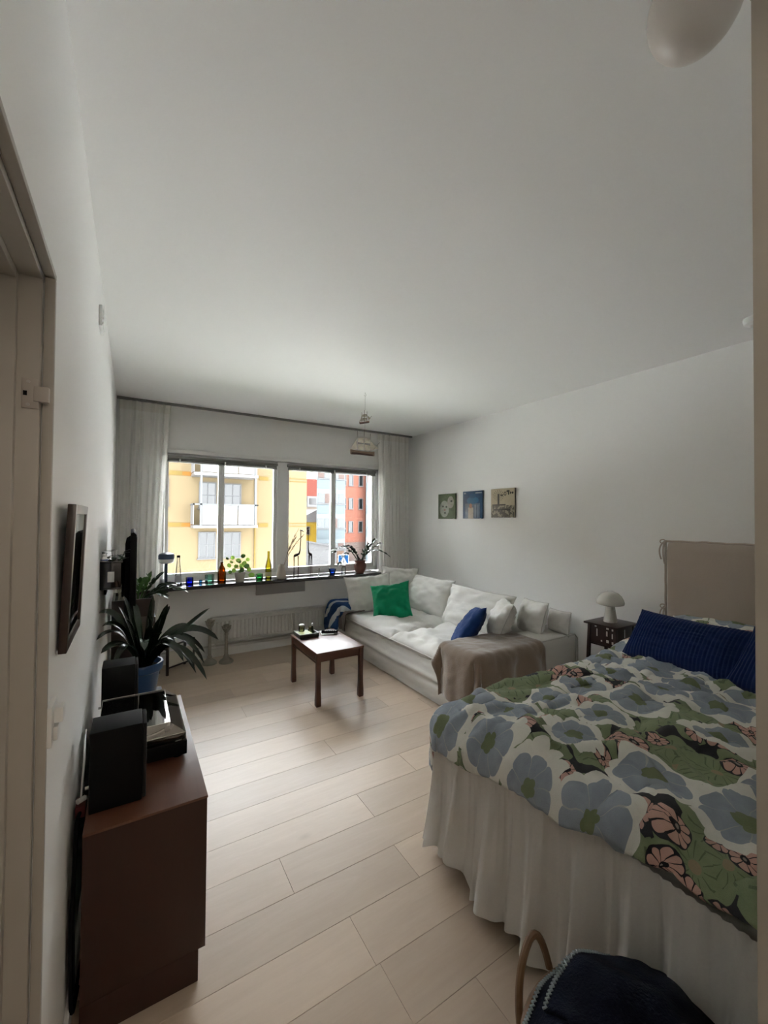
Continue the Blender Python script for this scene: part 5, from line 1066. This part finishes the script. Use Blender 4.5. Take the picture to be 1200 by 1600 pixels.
# ================================================================== OUTSIDE (building colours darkened to offset the bright exposure)
GZ = -3.7
M_yel = plain('yellow_render', (0.0790, 0.0606, 0.0363), 0.85, var=0.02, scale=0.6)
M_yel2 = plain('ochre_band', (0.0701, 0.0494, 0.0170), 0.85, var=0.02)
M_oran = plain('orange_band', (0.0935, 0.0435, 0.0112), 0.85, var=0.02)
M_oww = plain('outdoor_white', (0.0606, 0.0606, 0.0620), 0.6, var=0.02)
M_ofr = plain('outdoor_frame_grey', (0.0587, 0.0609, 0.0629), 0.5)
M_opane = plain('outdoor_pane', (0.0043, 0.0046, 0.0049), 0.15, var=0.35, scale=1.2)
M_obalc = plain('balcony_white_panel', (0.0660, 0.0660, 0.0696), 0.45)
M_asph = plain('pale_bounce_ground', (0.55, 0.545, 0.53), 0.9, var=0.1, scale=2)  # ground made pale so sunlight bounces up into the room
tag(B('ground_outside', M_asph, None, (-40, YW+0.6, GZ-0.3, 80, 110, GZ), 0), kind='structure')
tag(B('added_dark_strip', plain('dark_strip', (0.075, 0.085, 0.06), 0.95, var=0.3, scale=3), None, (-40, YW+0.6, GZ, 80, 14.5, GZ+0.03), 0), kind='structure')  # unseen dark strip added to cut ground bounce onto the ceiling
yb_ = empty('apartment_building', (-2, 30, GZ), 'pale yellow apartment building with glass-fronted balconies across the street', 'building')
FY = 24.0
B('wall', M_yel, yb_, (-16, FY, GZ, 9.18, 36, 7.6), 0); rf = B('roof', plain('dark_roof', (0.0268, 0.0134, 0.0112), 0.8), yb_, (-16.4, FY-0.5, 7.6, 9.5, 36.4, 8.0), 0)
def owin(x0, z0, x1, z1, y, par, nx=2, nz_=2, fm=M_oww, inset=0.03, pm=M_opane):
    f = MB(); w = 0.07
    f.box(x0, y-inset-0.03, z0, x0+w, y+0.0, z1); f.box(x1-w, y-inset-0.03, z0, x1, y, z1); f.box(x0+w, y-inset-0.03, z0, x1-w, y, z0+w); f.box(x0+w, y-inset-0.03, z1-w, x1-w, y, z1)
    for i in range(1, nx): xx = x0+(x1-x0)*i/nx; f.box(xx-0.025, y-inset-0.02, z0+w, xx+0.025, y, z1-w)
    for i in range(1, nz_): zz = z0+(z1-z0)*i/nz_; f.box(x0+w, y-inset-0.018, zz-0.022, x1-w, y, zz+0.022)
    f.box(x0-0.06, y-0.12, z0-0.05, x1+0.06, y, z0)
    o = f.build('window', fm, par, smooth=False)
    B('pane', pm, o, (x0+w*0.8, y-0.02, z0+w*0.8, x1-w*0.8, y-0.005, z1-w*0.8), 0)
    return o
for z in (-2.72, 0.0, 2.72):
    owin(3.06, -0.76+z, 3.94, 0.68+z, FY, yb_); owin(4.33, -0.76+z, 5.27, 0.66+z, FY, yb_)
    owin(0.35, -0.62+z, 1.62, 0.80+z, FY, yb_, fm=M_ofr); owin(-2.6, -0.62+z, -1.3, 0.80+z, FY, yb_)
    B('band', M_yel2, yb_, (1.50, FY-0.02, 0.96+z, 2.24, FY+0.01, 1.19+z), 0); B('band', M_oran, yb_, (2.25, FY-0.02, 0.96+z, 2.77, FY+0.01, 1.18+z), 0)
    B('band', M_yel2, yb_, (6.25, FY-0.02, 0.93+z, 6.80, FY+0.01, 1.16+z), 0); B('band', M_yel2, yb_, (-0.9, FY-0.02, 0.96+z, -0.2, FY+0.01, 1.19+z), 0)
    for q in (0.95, 1.12): B('moulding', M_yel2, yb_, (7.7, FY-0.03, q+z, 9.18, FY, q+z+0.035), 0)
B('drainpipe', M_yel2, yb_, (6.01, FY-0.10, GZ, 6.08, FY-0.02, 7.6), 0)
M_bglass = clear('balcony_glass', (0.75, 0.78, 0.78), 1.0)
for k in range(2):
    z = 0.94+2.72*k
    sl = B('balcony', M_obalc, yb_, (2.66, 22.62, z-0.02, 5.86, FY, z+0.12), 0.01)
    for x in (3.0, 5.74): B('post', M_ofr, sl, (x-0.05, 22.64, z+0.12, x+0.05, 22.74, z+2.70), 0)
    for i, (a, b2) in enumerate(((3.07, 3.92), (3.97, 4.80), (4.85, 5.67))):
        B('panel', M_bglass if i == 1 else M_obalc, sl, (a, 22.66, z+0.16, b2, 22.69, z+1.16), 0)
    for x in (2.67, 5.83): B('side_panel', M_obalc, sl, (x-0.015, 22.80, z+0.16, x+0.015, 23.92, z+1.16), 0)
    rl = MB(); rl.box(2.64, 22.64, z+1.17, 5.88, 22.72, z+1.24); rl.box(2.64, 22.64, z+1.17, 2.70, FY, z+1.24); rl.box(5.82, 22.64, z+1.17, 5.88, FY, z+1.24); rl.build('handrail', M_ofr, sl, smooth=False)
    ch = empty if False else None
    MB().tube([(4.15, 22.95, z+0.12), (4.25, 22.95, z+0.55), (4.40, 23.1, z+0.9)], 0.02, 5).tube([(4.6, 23.0, z+0.12), (4.48, 23.0, z+0.5), (4.15, 23.1, z+0.55)], 0.02, 5).build('deck_chair_frame', M_ofr, sl)
# brick building with glazed bays
tbk = NT('red_brick'); cbk = tbk.coord('Object'); br = tbk.n('ShaderNodeTexBrick'); mpb = tbk.n('ShaderNodeMapping'); tbk.set(mpb.inputs[0], cbk); mpb.inputs['Rotation'].default_value = (PI/2, 0, 0)
tbk.set(br.inputs['Vector'], mpb.outputs[0]); br.inputs['Scale'].default_value = 4.0; br.inputs['Color1'].default_value = (0.0921, 0.0363, 0.0251, 1); br.inputs['Color2'].default_value = (0.0781, 0.0290, 0.0201, 1); br.inputs['Mortar'].default_value = (0.0838, 0.0558, 0.0474, 1); br.inputs['Mortar Size'].default_value = 0.012
tbk.pb(br.outputs[0], 0.85); M_brick = tbk.m
M_bay = plain('bay_pale_blue', (0.0706, 0.0818, 0.0873), 0.4); M_bayg = plain('bay_glass', (0.0108, 0.0138, 0.0158), 0.12, var=0.25, scale=1.5); M_curtp = plain('pink_curtain', (0.0500, 0.0375, 0.0344), 0.8, var=0.25, scale=3)
bb_ = empty('brick_building', (24, 50, GZ), 'red brick apartment building seen through the right window half', 'building')
B('wall', M_brick, bb_, (20.2, 44, GZ+2.3, 36, 47.0, 9.6), 0); B('ground_storey', plain('pale_pink_render', (0.0566, 0.0429, 0.0384), 0.8), bb_, (20.2, 44.02, GZ, 36, 47.0, GZ+2.3), 0); B('roof', plain('brick_roof', (0.0446, 0.0156, 0.0125), 0.8), bb_, (19.9, 43.7, 9.6, 36.3, 47.3, 10.0), 0)
for r_ in range(4):
    z = -0.22+2.80*r_
    for x in (21.18, 22.12, 23.46, 26.9, 28.0): owin(x, z, x+0.60, z+1.36, 44, bb_, 1, 1, inset=0.06)
for bx_, byy, w_ in ((16.9, 41.2, 3.4), (23.95, 42.9, 1.5)):
    zt = 6.5 if bx_ < 20 else 8.9; bk_ = (44.5-byy)*0.47
    cr = MB().prism([(bx_, byy, GZ), (bx_+w_, byy, GZ), (bx_+w_, 44.5, GZ), (bx_+bk_, 44.5, GZ)], (0, 0, zt-GZ)).build('glazed_bay', M_bay, bb_, smooth=False)
    for r_ in range(4):
        z = 0.30+2.72*r_-2.72*1+0.0
        ncol = 4 if w_ > 2 else 2
        for i in range(ncol):
            a = bx_+0.08+(w_-0.16)*i/ncol; B('bay_window', M_bayg if (i+r_) % 3 else M_curtp, cr, (a+0.05, byy-0.03, z+0.1, a+(w_-0.16)/ncol-0.05, byy+0.01, z+1.15), 0)
        B('spandrel', plain('bay_spandrel', (0.0515, 0.0614, 0.0662), 0.35) if 'bay_spandrel' not in bpy.data.materials else bpy.data.materials['bay_spandrel'], cr, (bx_+0.06, byy-0.04, z-1.05, bx_+w_-0.06, byy+0.01, z-0.08), 0)
        B('bay_ledge', M_oww, cr, (bx_-0.05, byy-0.10, z-0.04, bx_+w_+0.05, byy, z+0.06), 0)
# small yellow house with white windows, and red-roofed house behind
yh = empty('yellow_house', (19, 52, GZ), 'small bright yellow house in the gap between the buildings', 'house')
M_by = plain('bright_yellow', (0.1269, 0.0871, 0.0131), 0.8); B('wall', M_by, yh, (17.2, 49, GZ, 20.15, 55, 1.0), 0)
MB().prism([(17.0, 48.9, 0.95), (20.18, 48.9, 0.95), (20.18, 48.9, 2.6)], (0, 6.2, 0)).build('roof', M_oww, yh)
for z in (-2.6, -0.6): owin(18.3, z, 19.2, z+1.0, 49, yh, 2, 1)
rh = empty('red_roof_house', (28, 74, GZ), 'distant house with red roof and white dormer between the buildings', 'house')
B('wall', plain('tan_render', (0.0663, 0.0552, 0.0468), 0.8), rh, (22, 70, GZ, 34, 78, 4.9), 0); MB().prism([(21.6, 69.5, 4.9), (21.6, 74, 9.0), (21.6, 78.5, 4.9)], (12.8, 0, 0)).build('roof', plain('red_tile_roof', (0.0309, 0.0100, 0.0078), 0.8), rh)
dm = B('dormer', M_oww, rh, (26.7, 69.3, 3.5, 28.6, 72, 5.4), 0); B('dormer_window', M_opane, dm, (27.0, 69.26, 3.9, 28.3, 69.31, 5.0), 0)
lw = empty('low_white_building', (17, 40, GZ), 'low pale building with grey roof edge on the street corner', 'building')
B('wall', plain('pale_wall', (0.0480, 0.0480, 0.0493), 0.8), lw, (15.2, 39, GZ, 19.4, 41, -1.75), 0); MB().prism([(15.0, 38.8, -0.95), (19.6, 38.8, -1.85), (19.6, 38.8, -1.72), (15.0, 38.8, -0.80)], (0, 2.3, 0)).build('roof_edge', plain('grey_roof_edge', (0.0446, 0.0446, 0.0469), 0.7), lw)
MB().prism([(15.2, 39.0, -1.76), (19.4, 39.0, -1.76), (15.2, 39.0, -0.98)], (0, 2, 0)).build('gable', bpy.data.materials['pale_wall'], lw)
B('door', plain('brown_door', (0.0402, 0.0268, 0.0201), 0.6), lw, (18.3, 38.96, GZ, 19.1, 39.02, -1.95), 0)
# crossing sign
sg_ = empty('crossing_sign', (10.75, 22, GZ), 'blue and white pedestrian crossing sign on a pole in the street', 'sign')
LA('pole', plain('galvanised', (0.0714, 0.0714, 0.0737), 0.5), sg_, [(0.03, 0), (0.03, 3.1)], (10.75, 22.05, GZ), 12)
B('sign_board', M_obalc, sg_, (10.40, 21.98, -1.38, 11.10, 22.01, -0.68), 0.02); B('blue_field', plain('sign_blue', (0.0022, 0.0134, 0.0369), 0.4), sg_, (10.44, 21.970, -1.34, 11.06, 21.979, -0.72), 0)
MB().prism([(10.48, 21.962, -1.30), (11.02, 21.962, -1.30), (10.75, 21.962, -0.80)], (0, 0.007, 0)).build('white_triangle', M_obalc, sg_)
wk = MB(); wk.lathe([(0.035, -0.003), (0.035, 0.003)], (10.75, 21.957, -0.98), 12, M=Matrix.Rotation(PI/2, 3, 'X'))
for a, b2 in (((10.75, -1.02), (10.74, -1.14)), ((10.74, -1.14), (10.68, -1.26)), ((10.74, -1.14), (10.82, -1.26)), ((10.75, -1.04), (10.83, -1.12)), ((10.75, -1.04), (10.68, -1.12))): wk.tube([(a[0], 21.957, a[1]), (b2[0], 21.957, b2[1])], 0.016, 5)
wk.build('walking_figure', M_dark, sg_)
# ================================================================== ADDED HALL FILL (unseen globe behind the viewer)
hl = empty('added_hall_fill', (0.40, -1.0, CZ-0.4), 'unseen glowing globe added in the hall as fill light', 'lamp')
th_ = NT('fill_glow'); th_.b.inputs['Emission Color'].default_value = (1.0, 0.86, 0.72, 1); th_.b.inputs['Emission Strength'].default_value = HALL_FILL; th_.pb((0.8, 0.78, 0.74), 0.4)  # glowing globe added out of view to fill the room with light
LA('globe', th_.m, hl, [(0.18*math.sin(PI*k/16)+0.001, -0.18*math.cos(PI*k/16)) for k in range(17)], (0.40, -1.0, CZ-0.24), 32); LA('mount', M_white, hl, [(0.05, -0.07), (0.06, 0.0)], (0.40, -1.0, CZ), 20)
for _r in (yb_, bb_, yh, rh, lw, sg_):                 # gloss removed so sky sheen keeps off the darkened colours
    for _c in _r.children_recursive:
        for _ms in _c.data.materials:
            _n = _ms.node_tree.nodes.get('Principled BSDF')
            if _n and 'pane' not in _ms.name and 'glass' not in _ms.name: _n.inputs['Specular IOR Level'].default_value = 0.0
